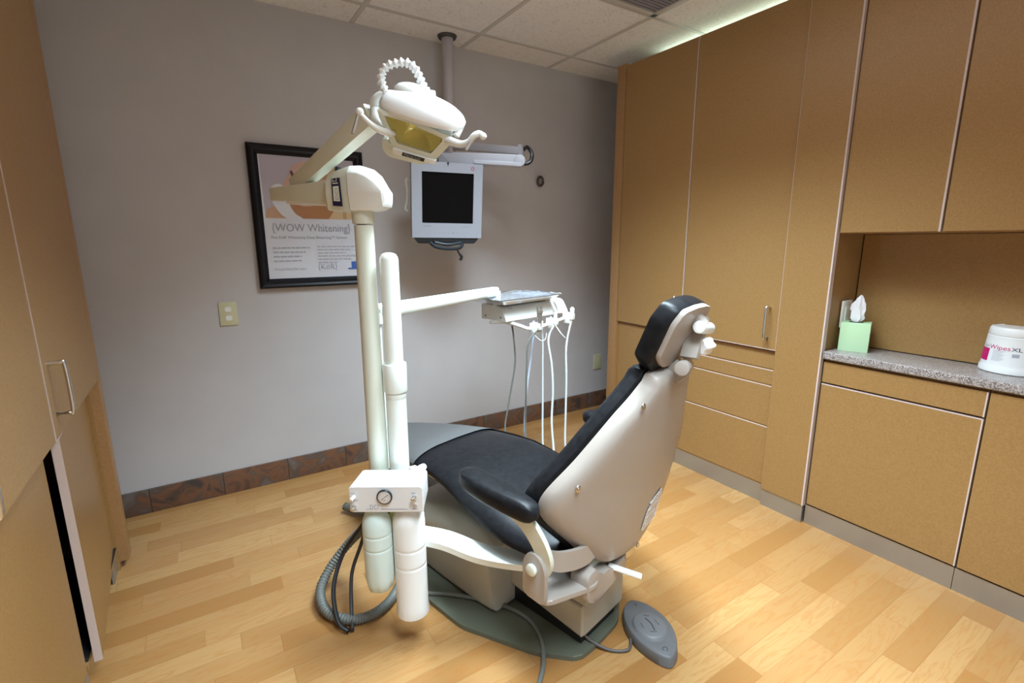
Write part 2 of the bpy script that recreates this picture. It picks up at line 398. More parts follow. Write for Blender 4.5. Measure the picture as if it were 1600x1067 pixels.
# wall cabinets over the niche
t = thing('wall_cabinet', 'brown laminate wall cabinet with two doors above the worktop niche', 'cabinet', (2.45, .55, 1.276))
b = bmn(); box(b, (FX+.019, XR-.002), (.10, .982), (1.274, 2.225)); part('carcass', b, lam, t)
door(t, 'door', .662, .981, 1.276, 2.222, FX, bands='N'); door(t, 'door', .20, .657, 1.276, 2.222, FX, bands='n')
t2 = thing('wall_cabinet', 'brown laminate wall cabinet at the right picture edge beside the two-door one', 'cabinet', (2.45, -.2, 1.276))
b = bmn(); box(b, (FX+.019, XR-.002), (-.60, .098), (1.274, 2.225)); part('carcass', b, lam, t2)
door(t2, 'door', -.26, .196, 1.276, 2.222, FX, bands='n'); door(t2, 'door', -.6, -.264, 1.276, 2.222, FX, bands='n')
b = bmn(); box(b, (2.415, 2.43), (-.6, .984), (.797, 1.272), .0); single('niche_back_panel', b, lam, 'brown laminate back panel closing the niche behind the tissue box', 'panel', (2.42, .2, .797))
# base cabinets
t = thing('strip_light', 'slim fluorescent strip light lying on top of the right wall cabinets', 'strip light', (2.47, 1.05, 2.226))
b = bmn(); box(b, (2.45, 2.51), (-.06, 2.16), (2.226, 2.295), .004); part('housing', b, whitep, t)
t = thing('base_cabinet', 'brown laminate base cabinet with false drawer front above one wide door', 'cabinet', (2.45, .72, 0))
b = bmn(); box(b, (FX+.024, XR-.002), (.462, .982), (.085, .760)); part('carcass', b, lam, t)
door(t, 'drawer_front', .462, .980, .660, .752, FX+.004, bands='n'); door(t, 'door', .462, .980, .094, .655, FX+.004, bands='nt')
b = bmn(); box(b, (FX+.010, FX+.03), (.462, .982), (0, .088)); part('toe_kick', b, kick, t, 'grey metal toe kick')
t = thing('base_cabinet', 'brown laminate base cabinet with full height door at the right picture edge', 'cabinet', (2.45, 0, 0))
b = bmn(); box(b, (FX+.024, XR-.002), (-.6, .460), (.085, .760)); part('carcass', b, lam, t)
door(t, 'door', -.04, .458, .094, .752, FX+.004, bands='n'); door(t, 'door', -.6, -.044, .094, .752, FX+.004, bands='n')
b = bmn(); box(b, (FX+.010, FX+.03), (-.6, .460), (0, .088)); part('toe_kick', b, kick, t, 'grey metal toe kick')
b = bmn(); box(b, (FX-.010, 2.414), (-.6, .982), (.762, .795), .007, 3)
single('worktop', b, gran, 'speckled grey brown worktop with rounded front edge in the niche', 'worktop', (2.4, .4, .762))
t = thing('outlet_plate', 'white outlet plate on the niche side behind the tissue box', 'outlet', (2.345, .983, .9))
b = bmn(); box(b, (2.285, 2.362), (.975, .9835), (.885, .998), .002); part('plate', b, white2, t)
b = bmn(); box(b, (2.306, 2.340), (.972, .976), (.905, .972), .001); part('socket', b, whitep, t)

# tissue box
TB = V((2.243, .959, .795)); e1 = (V((2.277, .863, 0))-V((2.243, .959, 0))).normalized(); e2 = V((-e1.y, e1.x, 0))
if e2.x < 0: e2 = -e2
t = thing('tissue_box', 'pale green cube tissue box with a tissue pulled up', 'tissue box', TB+e1*.05+e2*.05)
b = bmn(); obox(b, TB, (e1, e2, V((0, 0, 1))), (0, .103), (0, .103), (0, .118), .0015); part('box', b, tissue_g, t)
b = bmn(); cc = TB+e1*.05+e2*.05+V((0, 0, .1185))
slab(b, [cc+e1*.026*math.cos(k*math.pi/12)+e2*.018*math.sin(k*math.pi/12) for k in range(24)], (0, 0, .0008)); part('opening_shade', b, dark, t, 'oval painted dark for the shade inside the box')  # black oval on the closed top, painted as the shade of a slot
b = bmn(); rings = []
for (h, r, dx, dy) in ((-.001, .010, 0, 0), (.015, .020, .0, 0), (.03, .020, .0, .002), (.055, .022, -.002, .004), (.078, .020, .002, .004), (.094, .013, .004, .004), (.108, .003, .006, .006)):
    ring = []
    for j in range(28):
        a_ = 2*math.pi*j/28; rr = r*(1+.28*math.sin(5*a_+h*40)+.15*math.sin(9*a_-h*60))
        ring.append(cc+e1*(rr*math.cos(a_)+dx)+e2*(rr*.42*math.sin(a_)+dy)+V((0, 0, h+.006*math.sin(3*a_)*min(1, h*20))))
    rings.append(ring)
loft(b, rings); part('tissue', b, tissue_w, t, 'crumpled white tissue', ang=60)

# wipes canister
WC = V((2.375, .458, .795))
t = thing('wipes_canister', 'white tub of disinfecting wipes with magenta print on the worktop', 'wipes tub', WC)
b = bmn(); lathe(b, WC, [(.080, 0), (.085, .003), (.085, .018), (.082, .023), (.081, .03), (.0755, .116), (.075, .120), (.075, .126), (.072, .129)], seg=64); part('tub', b, whitep, t)
b = bmn(); lathe(b, WC, [(.0735, .1295), (.0745, .132), (.072, .152), (.069, .157), (.062, .159), (.060, .157), (.03, .157)], seg=64); part('lid', b, whitep, t)
toc = (CAM-WC); A0 = math.atan2(toc.y, toc.x)
def on_tub(ang, h, off=.0006):
    R = .081-(h-.03)/.078*.0055+off
    return WC+V((R*math.cos(A0+ang), R*math.sin(A0+ang), h))
def tub_patch(b, a0, a1, h0, h1, off=.0006, n=10):
    lo = [b.verts.new(on_tub(a0+(a1-a0)*k/n, h0, off)) for k in range(n+1)]; hi = [b.verts.new(on_tub(a0+(a1-a0)*k/n, h1, off)) for k in range(n+1)]
    for k in range(n): b.faces.new((lo[k], lo[k+1], hi[k+1], hi[k]))
def tub_text(b, s, a0, h, size, xs=1.0, sp=1.0):
    tb = bmn(); text_bm(tb, s, (0, 0, 0), (1, 0, 0), (0, 0, 1), size, spacing=sp, xs=xs)
    for v_ in tb.verts: v_.co = on_tub(a0+v_.co.x/.079, h+v_.co.z, .0010)
    me = bpy.data.meshes.new('t'); tb.to_mesh(me); tb.free(); b.from_mesh(me); bpy.data.meshes.remove(me)
b = bmn(); tub_patch(b, -1.55, -.90, .038, .082); lb = part('magenta_label', b, pink, t)
b = bmn(); tub_text(b, 'Wipes', -.92, .083, .021, 1.15); part('pink_lettering', b, pink, t)
b = bmn(); tub_text(b, 'Cavi', -1.38, .085, .019, 1.0); part('grey_lettering', b, inkg, t)
b = bmn(); tub_text(b, 'XL', -.10, .083, .018, 1.3); part('black_lettering', b, navy, t)
b = bmn()
for k in range(9): tub_patch(b, -.72, -.28-.06*(k % 3), .078-k*.0042, .0792-k*.0042, .0008, 6)
for k in range(3): tub_patch(b, .45, .62, .040-k*.004, .0415-k*.004, .0008, 4)
tub_patch(b, -.05, .18, .062, .074, .0007, 4)
part('fine_print', b, inkl, t, 'fine grey print')
b = bmn(); ring = []
for k in range(33):
    a_ = 2*math.pi*k/32; ring.append(on_tub(.55+.16*math.cos(a_), .062+.0125*math.sin(a_), .0012))
tube(b, ring, .0007, 6, smooth=False); tube(b, [on_tub(.55-.11, .071, .0012), on_tub(.55, .062, .0012), on_tub(.55+.11, .053, .0012)], .0007, 6)
part('round_mark', b, pink, t, 'pink crossed circle')
b = bmn(); tub_text(b, 'H', .46, .060, .011); part('mark_letter', b, navy, t)

# ------------------------------------------------------------------ cabinets on the left
LX = -.345
t = thing('tall_cabinet', 'brown laminate tall cabinet on the left with its lower door ajar', 'cabinet', (-.65, 1.95, 0))
b = bmn(); box(b, (XL+.002, LX-.019), (1.607, 2.30), (.775, 2.318))
box(b, (XL+.002, LX-.03), (2.25, 2.30), (.0, .775)); box(b, (XL+.002, XL+.02), (1.607, 2.25), (0.09, .775)); box(b, (XL+.002, LX-.03), (1.607, 2.25), (.085, .1))
part('carcass', b, lam, t, flat=True)
b = bmn(); box(b, (LX-.3, LX), (2.262, 2.325), (.03, 2.318), .0015); part('end_stile', b, lam_end, t, 'lighter brown end stile')
d = door(t, 'upper_door', 1.604, 2.259, .757, 2.314, LX, side=-1, bands='n'); u_handle(d, LX, 1.655, .815, .950, side=1)
# ajar lower door, hinged at the far end
hy, ang = 2.250, math.radians(3.6); hd = V((math.sin(ang), -math.cos(ang), 0)); hn = V((-math.cos(ang), -math.sin(ang), 0))
b = bmn(); obox(b, V((LX-.040, hy, 0)), (hd, hn, V((0, 0, 1))), (0, .615), (0, .018), (.085, .752), .0012, 1); d = part('lower_door', b, lam, t, 'door standing slightly open')
b = bmn(); obox(b, V((LX-.040, hy, 0)), (hd, hn, V((0, 0, 1))), (.615, .6165), (-.0005, .0185), (.085, .752)); obox(b, V((LX-.040, hy, 0)), (hd, hn, V((0, 0, 1))), (0, .6165), (-.0005, .0185), (.752, .7532)); part('edge_band', b, band, d, 'pale edge strip', flat=True)
b = bmn(); box(b, (LX-.075, LX-.06), (1.607, 2.16), (0, .084)); part('toe_kick', b, kick, t, 'grey metal toe kick')
b = bmn(); box(b, (LX-.045, LX-.038), (2.16, 2.262), (.0, .07)); part('toe_clip', b, kick, t, 'bare metal toe kick end')
b = bmn(); box(b, (XL+.03, LX-.03), (1.625, 2.24), (.10, .104)); box(b, (XL+.03, LX-.05), (1.63, 2.24), (.40, .412)); part('shelf', b, dark, t, 'interior shelf painted dark for shade')  # interior shade is put into the shelf colour
b = bmn(); lathe(b, (LX-.10, 1.72, .104), [(.03, 0), (.032, .004), (.032, .10), (.014, .125), (.014, .14)], seg=24)
single('cleaning_bottle', b, mat('teal_plastic', (.03, .14, .12), .4), 'dark teal bottle standing inside the open left cabinet', 'bottle', (LX-.10, 1.72, .104))
t = thing('tall_cabinet', 'brown laminate tall cabinet at the left picture edge with closed doors', 'cabinet', (-.65, 1.2, 0))
b = bmn(); box(b, (XL+.002, LX-.021), (.86, 1.603), (.76, 2.318)); box(b, (XL+.002, LX-.050), (.86, 1.603), (.09, .76)); part('carcass', b, lam, t)
d = door(t, 'upper_door', .86, 1.600, .757, 2.314, LX, side=-1, bands=''); u_handle(d, LX, 1.06, .815, .950, side=1)
door(t, 'lower_door', .86, 1.600, .085, .750, LX-.030, side=-1, bands='')
b = bmn(); box(b, (LX-.05, LX-.03), (.86, 1.6), (0, .084)); part('toe_kick', b, kick, t, 'grey metal toe kick')

# ------------------------------------------------------------------ wall plates, knob, poster
def plate(name, label, x, z, wd, h, sockets):
    t = thing(name, label, 'outlet', (x, YB, z))
    b = bmn(); box(b, (x-wd/2, x+wd/2), (YB-.006, YB), (z-h/2, z+h/2), .002); part('plate', b, ivory, t)
    for s_ in sockets:
        b = bmn()
        pts = rp([(-.014, -.012), (.014, -.012), (.014, .012), (-.014, .012)], .009, 5)
        slab(b, [(x+p[0], YB-.006, z+s_+p[1]) for p in pts], (0, -.002, 0), .0004, 1); part('socket', b, white2 if len(sockets) == 2 else ivory, t)
    return t
plate('wall_outlet', 'ivory outlet plate on the back wall left of the poster', .110, .914, .076, .112, (.021, -.021))
plate('wall_plate', 'ivory cover plate low on the back wall beside the tall cabinet', 2.502, .349, .076, .115, ())
t = thing('wall_hook', 'small round grey metal coat hook ring on the wall right of the monitor', 'hook', (1.94, YB, 1.633))
b = bmn(); P = [V((1.94+.021*math.cos(a_*math.pi/12), YB-.022, 1.63+.026*math.sin(a_*math.pi/12))) for a_ in range(25)]
tube(b, P, .0085, 10, smooth=False); part('ring', b, mat('gunmetal', (.10, .085, .09), .4, .6), t)
b = bmn(); cyl(b, (1.95, YB, 1.64), (1.95, YB-.02, 1.645), .008); tube(b, [(1.95, YB-.02, 1.645), (1.965, YB-.03, 1.665), (1.975, YB-.035, 1.675)], .003, 8); part('peg', b, grey_arm, t)

PX0, PX1, PZ0, PZ1 = .258, .795, 1.026, 1.706
t = thing('framed_poster', 'black framed whitening poster hanging on the back wall', 'poster', ((PX0+PX1)/2, YB, PZ0))
b = bmn(); FW = .046
prof = [(0, 0), (0, .022), (.010, .028), (.020, .022), (.030, .024), (.038, .015), (FW, .010), (FW, 0)]
rings = []
for (cx_, cz_, sx, sz) in ((PX0, PZ0, 1, 1), (PX1, PZ0, -1, 1), (PX1, PZ1, -1, -1), (PX0, PZ1, 1, -1)):
    rings.append([V((cx_+sx*o_, YB-.001-h_, cz_+sz*o_)) for o_, h_ in prof])
loft(b, rings+[rings[0]], cap=False); bmesh.ops.remove_doubles(b, verts=b.verts, dist=1e-5); part('frame', b, framem, t, ang=25)
ix0, ix1, iz0, iz1 = PX0+FW-.004, PX1-FW+.004, PZ0+FW-.004, PZ1-FW+.004
py = YB-.008
b = bmn(); box(b, (ix0, ix1), (py, YB-.002), (iz0, iz1)); pp = part('sheet', b, paper, t)
def flat(name, pts, m, lay, sm=0, parent=pp, label=None):
    b = bmn(); P = [(u_, w_) for u_, w_ in pts]
    if sm: P = [(p.x, p.z) for p in spline([V((u_, 0, w_)) for u_, w_ in P], sm, True)]
    b.faces.new([b.verts.new((min(max(ix0+(ix1-ix0)*u_, ix0), ix1), py-.0004*lay, iz1-(iz1-iz0)*w_)) for u_, w_ in P])
    return part(name, b, m, parent, label)
# poster photo (u right 0..1, w down 0..1); photo fills the top half
def pm(n, c): return mat(n, c, .2)
flat('photo_background', [(0.02, .01), (1, .01), (1, .50), (.03, .50)], pm('photo_lilac', (.46, .42, .50)), 1)
flat('shoulder', [(.03, .5), (.05, .43), (.13, .40), (.22, .44), (.3, .5)], pm('photo_skin_orange', (.52, .30, .18)), 2)
flat('long_hair', [(.55, .07), (.68, .04), (.82, .07), (.90, .18), (.95, .34), (.98, .5), (.58, .5), (.62, .3)], pm('photo_hair', (.62, .45, .26)), 2, 0)
flat('neck', [(.3, .5), (.27, .38), (.45, .30), (.72, .28), (.77, .4), (.68, .5)], pm('photo_neck', (.42, .20, .09)), 3)
flat('face', [(.36, .07), (.46, .04), (.60, .06), (.66, .14), (.66, .24), (.70, .32), (.58, .38), (.42, .40), (.33, .36), (.27, .30), (.22, .25), (.25, .20), (.29, .16), (.32, .10)], pm('photo_skin', (.58, .38, .32)), 4, 4)
flat('white_mask', [(.12, .25), (.20, .23), (.28, .27), (.40, .30), (.36, .36), (.28, .38), (.33, .46), (.40, .5), (.24, .5), (.14, .42), (.10, .33)], pm('photo_white', (.66, .67, .74)), 5, 4)
flat('eye', [(.31, .13), (.335, .12), (.35, .16), (.335, .18)], pm('photo_dark', (.12, .07, .07)), 6, 3)
flat('eye', [(.42, .20), (.46, .205), (.50, .235), (.46, .235)], pm('photo_dark', (.12, .07, .07)), 6, 3)
flat('eyebrow', [(.41, .18), (.46, .175), (.51, .20), (.46, .19)], pm('photo_brow', (.30, .15, .09)), 6, 3)
flat('hair_strand', [(.60, .06), (.66, .05), (.72, .2), (.74, .34), (.70, .33), (.66, .2)], pm('photo_hair_dark', (.48, .33, .18)), 6)
flat('hair_strand', [(.78, .08), (.82, .09), (.87, .3), (.88, .5), (.84, .5), (.83, .3)], pm('photo_hair_dark', (.48, .33, .18)), 6)
def ptext(name, s, u_, w_, size, m, sp=1.0, xs=1.0):
    b = bmn(); text_bm(b, s, (ix0+(ix1-ix0)*u_, py-.0030, iz1-(iz1-iz0)*w_), (1, 0, 0), (0, 0, 1), size, spacing=sp, xs=xs); part(name, b, m, pp)
ptext('heading', '{WOW Whitening}', .08, .605, .053, inkg, 1.0, .885)
ptext('subheading', 'The KöR Whitening Deep Bleaching™ System', .06, .665, .0185, inkg, 1.0, 1.05)
ptext('tagline', 'It’s perfect for you.', .07, .925, .019, inkl)
ptext('logo', '{KöR}', .52, .925, .040, inkl)
b = bmn()
for x0_, w0, n_, ln in ((.07, .745, 4, .38), (.53, .735, 6, .42)):
    for k in range(n_):
        z_ = iz1-(iz1-iz0)*(w0+k*(.036 if n_ == 4 else .027)); L_ = ln*(1-.12*((k*7) % 3)-(.25 if k == n_-1 else 0)); xx = x0_
        while xx < x0_+L_:
            wd = .03+.035*random.random(); box(b, (ix0+(ix1-ix0)*xx, ix0+(ix1-ix0)*min(xx+wd, x0_+L_)), (py-.0025, py-.0022), (z_, z_+(.006 if n_ == 4 else .0035))); xx += wd+.01
part('paragraph_lines', b, inkl, pp, 'rows of small unreadable grey print', flat=True)
b = bmn(); box(b, (ix0+(ix1-ix0)*.90, ix0+(ix1-ix0)*.985), (py-.003, py-.002), (iz0+.047, iz0+.080)); box(b, (ix0+(ix1-ix0)*.86, ix0+(ix1-ix0)*.985), (py-.003, py-.0025), (iz0+.040, iz0+.047)); part('blue_logo', b, inkb, pp, flat=True)

# ------------------------------------------------------------------ monitor on its ceiling arm
PO = V((1.262, 2.60))
t = thing('ceiling_pole_arm', 'grey ceiling pole with folding arm that carries the monitor', 'monitor arm', (PO.x, PO.y, ZC))
b = bmn(); cyl(b, (PO.x, PO.y, 1.66), (PO.x, PO.y, ZC), .031); part('pole', b, polem, t)
b = bmn(); cyl(b, (PO.x, PO.y, ZC-.014), (PO.x, PO.y, ZC-.001), .046, .052); part('ceiling_flange', b, mat('dark_ring', (.06, .06, .06), .5), t, 'dark ring at the ceiling')
def bar(b, p0, p1, wd, h, bev=.006, up=V((0, 0, 1)), seg=2, w1=None, h1=None):
    p0 = V(p0); p1 = V(p1); L_ = (p1-p0).length; ex = (p1-p0).normalized(); ey = up.cross(ex).normalized(); ez = ex.cross(ey)
    w1 = wd if w1 is None else w1; h1 = h if h1 is None else h1
    vs = []
    for x_, W_, H_ in ((0, wd, h), (L_, w1, h1)):
        for y_ in (-.5, .5):
            for z_ in (-.5, .5): vs.append(b.verts.new(p0+ex*x_+ey*y_*W_+ez*z_*H_))
    fs = [b.faces.new([vs[i] for i in f]) for f in ((0, 1, 3, 2), (4, 6, 7, 5), (0, 4, 5, 1), (2, 3, 7, 6), (0, 2, 6, 4), (1, 5, 7, 3))]
    if bev: bmesh.ops.bevel(b, geom=list({e for f in fs for e in f.edges}), offset=bev, segments=seg, profile=.6, affect='EDGES')
u0 = at(696, 228, 2.72); u1 = at(812, 236, 2.62); l0 = at(683, 247, 2.56); l1 = at(812, 252, 2.56)
b = bmn(); bar(b, (PO.x, PO.y, u0.z), u1, .05, .040, .008); part('upper_arm', b, grey_arm, t)
b = bmn(); bar(b, l0, l1, .05, .062, .008); bar(b, at(740, 253, 2.528), l1+V((0, -.02, -.02)), .03, .02, .004); part('lower_arm', b, grey_arm, t)
b = bmn(); jn = (CAM-l1); jn.z = 0; jn.normalize(); cyl(b, l1-jn*.035, l1+jn*.030, .030, bev=.005); cyl(b, u1-V((0, 0, .05)), u1+V((0, 0, .03)), .022); part('elbow_joint', b, grey_arm, t, 'pale round elbow cap')
b = bmn(); tube(b, [l1+(u1-l1)*1.1+V((.02, 0, 0)), at(824, 230, 2.58), at(831, 240, 2.56), at(829, 252, 2.56), at(820, 256, 2.56), at(812, 254, 2.57)], .010, 10); part('elbow_cable', b, blackp, t, 'black cable loop at the elbow')
TL, TR, BR, BL = at(640, 250, 2.40), at(755, 257, 2.52), at(751, 372, 2.64), at(646, 371, 2.51)
ex = ((TR-TL)+(BR-BL)).normalized(); ez = ((TL-BL)+(TR-BR)); ez = (ez-ex*ez.dot(ex)).normalized(); ey = ez.cross(ex).normalized()
MW = ((TR-TL).length+(BR-BL).length)/2; MH = (TL-BL).length; MO = (TL+TR+BL+BR)/4
if ey.dot(CAM-MO) > 0: ey = -ey      # ey points away from the viewer
t = thing('monitor', 'silver flat monitor with black screen hanging on the back wall arm', 'monitor', MO)
fr = (ex, ey, ez); hw, hh = MW/2, MH/2
b = bmn()
out = rp([(-hw, -hh), (hw, -hh), (hw, hh), (-hw, hh)], .012); inn = [(-hw*.74+.004, -hh*.60), (hw*.74, -hh*.60), (hw*.74, hh*.74), (-hw*.74+.004, hh*.74)]
def mp(p, d): return MO+ex*p[0]+ez*p[1]+ey*d
slab(b, [mp(p, .004) for p in out], ey*.035, .004)
# front bezel as four bars around the recessed screen
x0, x1, z0, z1 = inn[0][0], inn[1][0], inn[0][1], inn[2][1]
for xs, zs in (((-hw, x0), (-hh, hh)), ((x1, hw), (-hh, hh)), ((x0, x1), (z1, hh)), ((x0, x1), (-hh, z0))): obox(b, MO, fr, xs, (-.004, .006), zs, .0)
part('bezel', b, silver, t, 'silver bezel')
b = bmn(); obox(b, MO, fr, (x0, x1), (.001, .006), (z0, z1)); part('screen', b, screenm, t, 'dark screen')
b = bmn(); slab(b, [mp(p, .039) for p in rp([(-hw*.86, -hh*.9), (hw*.86, -hh*.9), (hw*.86, hh*.9), (-hw*.86, hh*.9)], .03)], ey*.035, .01); bar(b, mp((0, hh*.6), .07), (l0+l1*.0) if False else mp((0, hh+.03), .12), .06, .05, .006); bar(b, mp((0, hh+.03), .12), l0*.6+l1*.4, .05, .05, .006); part('rear_housing', b, mat('monitor_back', (.2, .2, .22), .5), t)
b = bmn(); slab(b, [mp(p, .0) for p in rp([(-hw*.94, -hh), (hw*.94, -hh), (hw*.80, -hh-.030), (-hw*.84, -hh-.030)], .008)], ey*.05, .003); part('chin', b, blackp, t, 'black lower housing')
b = bmn(); P = [mp((-hw*.50, -hh-.022), .01), mp((-hw*.35, -hh-.045), -.01), mp((0, -hh-.055), -.02), mp((hw*.35, -hh-.050), -.015), mp((hw*.46, -hh-.028), .01)]
tube(b, P, .009, 10); tube(b, [mp((-hw*.40, -hh-.022), .0), mp((0, -hh-.034), -.01), mp((hw*.4, -hh-.024), .0)], .009, 10); part('pull_handle', b, mat('dark_teal_plastic', (.012, .02, .028), .3), t, 'black pull handle under the screen')
b = bmn(); tube(b, [mp((hw*.25, -hh-.05), .0), mp((hw*.33, -hh-.075), .0), mp((hw*.38, -hh-.095), -.005)], .005, 8); tube(b, [mp((hw*.36, -hh-.085), .0), mp((hw*.42, -hh-.10), -.004), mp((hw*.38, -hh-.118), -.004)], .0075, 8); part('plug', b, blackp, t, 'short dangling plug')
b = bmn()
for k in range(8): cyl(b, mp((-hw*.36+k*hw*.13, -hh*.86), -.004), mp((-hw*.36+k*hw*.13, -hh*.86), -.0055), .0035 if k == 4 else .0016, seg=12)
text_bm(b, 'SAMSUNG', mp((-hw*.70, -hh*.70), -.0048), ex, ez, .009); text_bm(b, 'SyncMaster 151', mp((hw*.42, -hh*.70), -.0048), ex, ez, .007)
part('button_row', b, mat('button_grey', (.22, .23, .28), .4), t)
b = bmn(); P = [mp((hw*.70+.008*math.cos(a_*math.pi/8), hh*.87+.008*math.sin(a_*math.pi/8)), -.005) for a_ in range(17)]; tube(b, P, .0012, 6, smooth=False); part('power_mark', b, pink, t)
b = bmn(); slab(b, [mp(p, -.005) for p in ((-.006, hh), (.006, hh), (0, hh-.02))], ey*.001); part('notch', b, blackp, t)
b = bmn(); tube(b, [mp((-hw-.0, hh*.55), .06), mp((-hw-.016, hh*.50), .06), mp((-hw-.012, hh*.2), .06), mp((-hw-.016, -hh*.1), .06), mp((-hw-.022, -hh*.25), .06), mp((-hw-.01, -hh*.32), .06)], .006, 8); part('side_cable', b, cream, t, 'cream cable loop at the left edge')

# ------------------------------------------------------------------ dental chair
th = math.atan2(.235, .973)
U = V((math.cos(th), math.sin(th), 0)); W_ = V((-math.sin(th), math.cos(th), 0)); Z = V((0, 0, 1)); O = V((.99, .985, 0))
def wl(a, s, z): return O+U*a+W_*s+Z*z
tb = math.radians(9); UB = V((math.cos(tb), math.sin(tb), 0)); VB = V((-math.sin(tb), math.cos(tb), 0)); PB = wl(0, -.08, 0)
def wb(a, z, off=0.0, c=.06):
    sc = -.06+(-.183+.06)*(z-.32)/(.913-.32)+.08
    return PB+UB*a+VB*(sc+c*(a/.26)**2+off)+Z*z
ch = thing('dental_chair', 'reclined black and beige dental treatment chair in the middle of the floor', 'dental chair', wl(0, .45, 0))
# base plate
pl = [(-.148, .003), (-.081, -.006), (.06, -.004), (.131, .033), (.20, .10), (.28, .36), (.28, .75), (.16, 1.0), (-.18, 1.0), (-.31, .75), (-.31, .36), (-.221, .11)]
b = bmn(); slab(b, [wl(*p, 0) for p in rp(pl, .03, 5)], (0, 0, .016), .003); part('base_plate', b, platem, ch, 'grey green floor plate')
b = bmn(); obox(b, O, (U, W_, Z), (-.10, .09), (.03, .95), (.016, .10)); part('gap_shade', b, blackp, ch, 'black block painted for the shade under the lift cover')  # black block stands in for the shade between cover and plate
b = bmn(); rings = []
for s_, zt, zb_, g_ in ((.012, .158, .062, -.006), (.018, .166, .056, 0), (.40, .156, .098, 0), (.52, .156, .100, 0)):
    rings.append([wl(a_, s_, z_) for a_, z_ in rp([(-.121-g_, zb_), (.112+g_, zb_), (.112+g_, zt), (-.121-g_, zt)], .012, 4)])
loft(b, rings); part('lower_lift_cover', b, mechm, ch)
b = bmn()
rings = []
for s_, zt, zb_ in ((.006, .25, .170), (.20, .25, .170), (.40, .26, .170), (.52, .26, .170)):
    rings.append([wl(a_, s_, z_) for a_, z_ in rp([(-.119, zb_), (.110, zb_), (.110, zt-.02), (.085, zt), (-.10, zt), (-.119, zt-.02)], .008, 3)])
loft(b, rings); part('upper_lift_cover', b, mechm, ch)
b = bmn(); rings = []
for s_, wd, zt, zb_ in ((.315, .19, .10, .02), (.330, .20, .24, .02), (.40, .205, .295, .018), (.55, .205, .305, .018), (.75, .20, .26, .018), (.90, .17, .20, .018), (.93, .15, .10, .018)):
    rings.append([wl(a_-.015, s_, z_) for a_, z_ in rp([(-wd*.95, zb_), (wd*.95, zb_), (wd, zt-.05), (wd-.04, zt), (-wd+.04, zt), (-wd, zt-.05)], .02, 4)])
loft(b, rings); part('pump_cover', b, mechm, ch, 'wide pump housing')
# seat support frame under the cushion
b = bmn(); obox(b, O, (U, W_, Z), (-.12, .12), (-.01, .60), (.25, .325), .015, 3); obox(b, O, (U, W_, Z), (-.09, .09), (.5, .95), (.30, .37), .015); part('seat_frame', b, cream, ch)
# seat cushion
ST = [(0.02, .405, .335, .19), (.10, .412, .335, .235), (.20, .425, .335, .255), (.30, .447, .352, .258), (.42, .470, .388, .250), (.52, .483, .418, .238), (.62, .482, .428, .224), (.75, .472, .420, .214), (.90, .448, .398, .202), (1.05, .420, .375, .180), (1.15, .402, .360, .155), (1.22, .390, .352, .115), (1.245, .380, .358, .07)]
def seat_rings(s0, s1, n, grow=0.0, bulge=True):
    R = []
    for i in range(n+1):
        s_ = s0+(s1-s0)*i/n; zt, zb_, wd = interp(ST, s_); wd += grow; zt += grow; zb_ -= grow; hgt = zt-zb_; ring = []
        for k in range(40):
            a_ = 2*math.pi*k/40; c_, d_ = math.cos(a_), math.sin(a_)
            x_ = math.copysign(abs(c_)**.42, c_)*wd; z_ = math.copysign(abs(d_)**.72, d_)*hgt/2
            sag = (.012*(x_/wd)**2 if d_ > 0 else 0)
            ring.append(wl(x_, s_, (zt+zb_)/2+z_-.004+sag*.0-(abs(x_/wd)**3)*.022*(1 if d_ > 0 else 0)))
        R.append(ring)
    return R
b = bmn(); R = seat_rings(.02, 1.245, 44); loft(b, R); part('seat_cushion', b, black, ch, 'black vinyl seat and leg rest', ang=50)
b = bmn(); R = seat_rings(.725, 1.243, 20, .006)
cc_ = wl(0, 1.265, .37); R.append([cc_+(p-cc_)*.45 for p in R[-1]])
loft(b, R, cap=False, capb=True); part('toe_cover', b, toem, ch, 'grey protective cover over the foot end', ang=50)
# backrest
OUT = [(.922, .050), (.895, .075), (.875, .092), (.85, .113), (.81, .15), (.75, .195), (.69, .237), (.64, .275), (.605, .297), (.575, .305), (.545, .30), (.50, .272), (.42, .20), (.35, .135), (.315, .085), (.305, .04)]
def back_outline():
    L_ = [(-w_, z_) for z_, w_ in OUT]; R_ = [(w_+(.04 if z_ > .88 else (.025 if z_ > .84 else 0)), z_) for z_, w_ in OUT[::-1]]
    P = [V((a_, 0, z_)) for a_, z_ in L_+R_]
    return [(p.x, p.z) for p in spline(P, 3, True)]
BO = back_outline(); BC = (0.0, .60)
def bring(k, off, g=0.0):
    r = []
    for a_, z_ in BO:
        da, dz = a_-BC[0], z_-BC[1]; L_ = math.hypot(da, dz)
        f_ = (k*L_+g)/L_; r.append(wb(BC[0]+da*f_, BC[1]+dz*f_, off))
    return r
b = bmn(); loft(b, [bring(.12, .004), bring(.45, .001), bring(.8, .001), bring(.88, .001), bring(.93, .005), bring(.965, .013), bring(.988, .026), bring(1, .048), bring(.95, .050)]); part('back_shell', b, beige, ch, 'beige backrest shell', ang=40)
b = bmn(); loft(b, [bring(.90, .048), bring(.97, .050, .0), bring(1.0, .058, .006), bring(1.0, .080, .010), bring(1.0, .100, .002), bring(.97, .106), bring(.7, .108), bring(.3, .100)]); part('back_cushion', b, black, ch, 'black vinyl backrest cushion', ang=40)
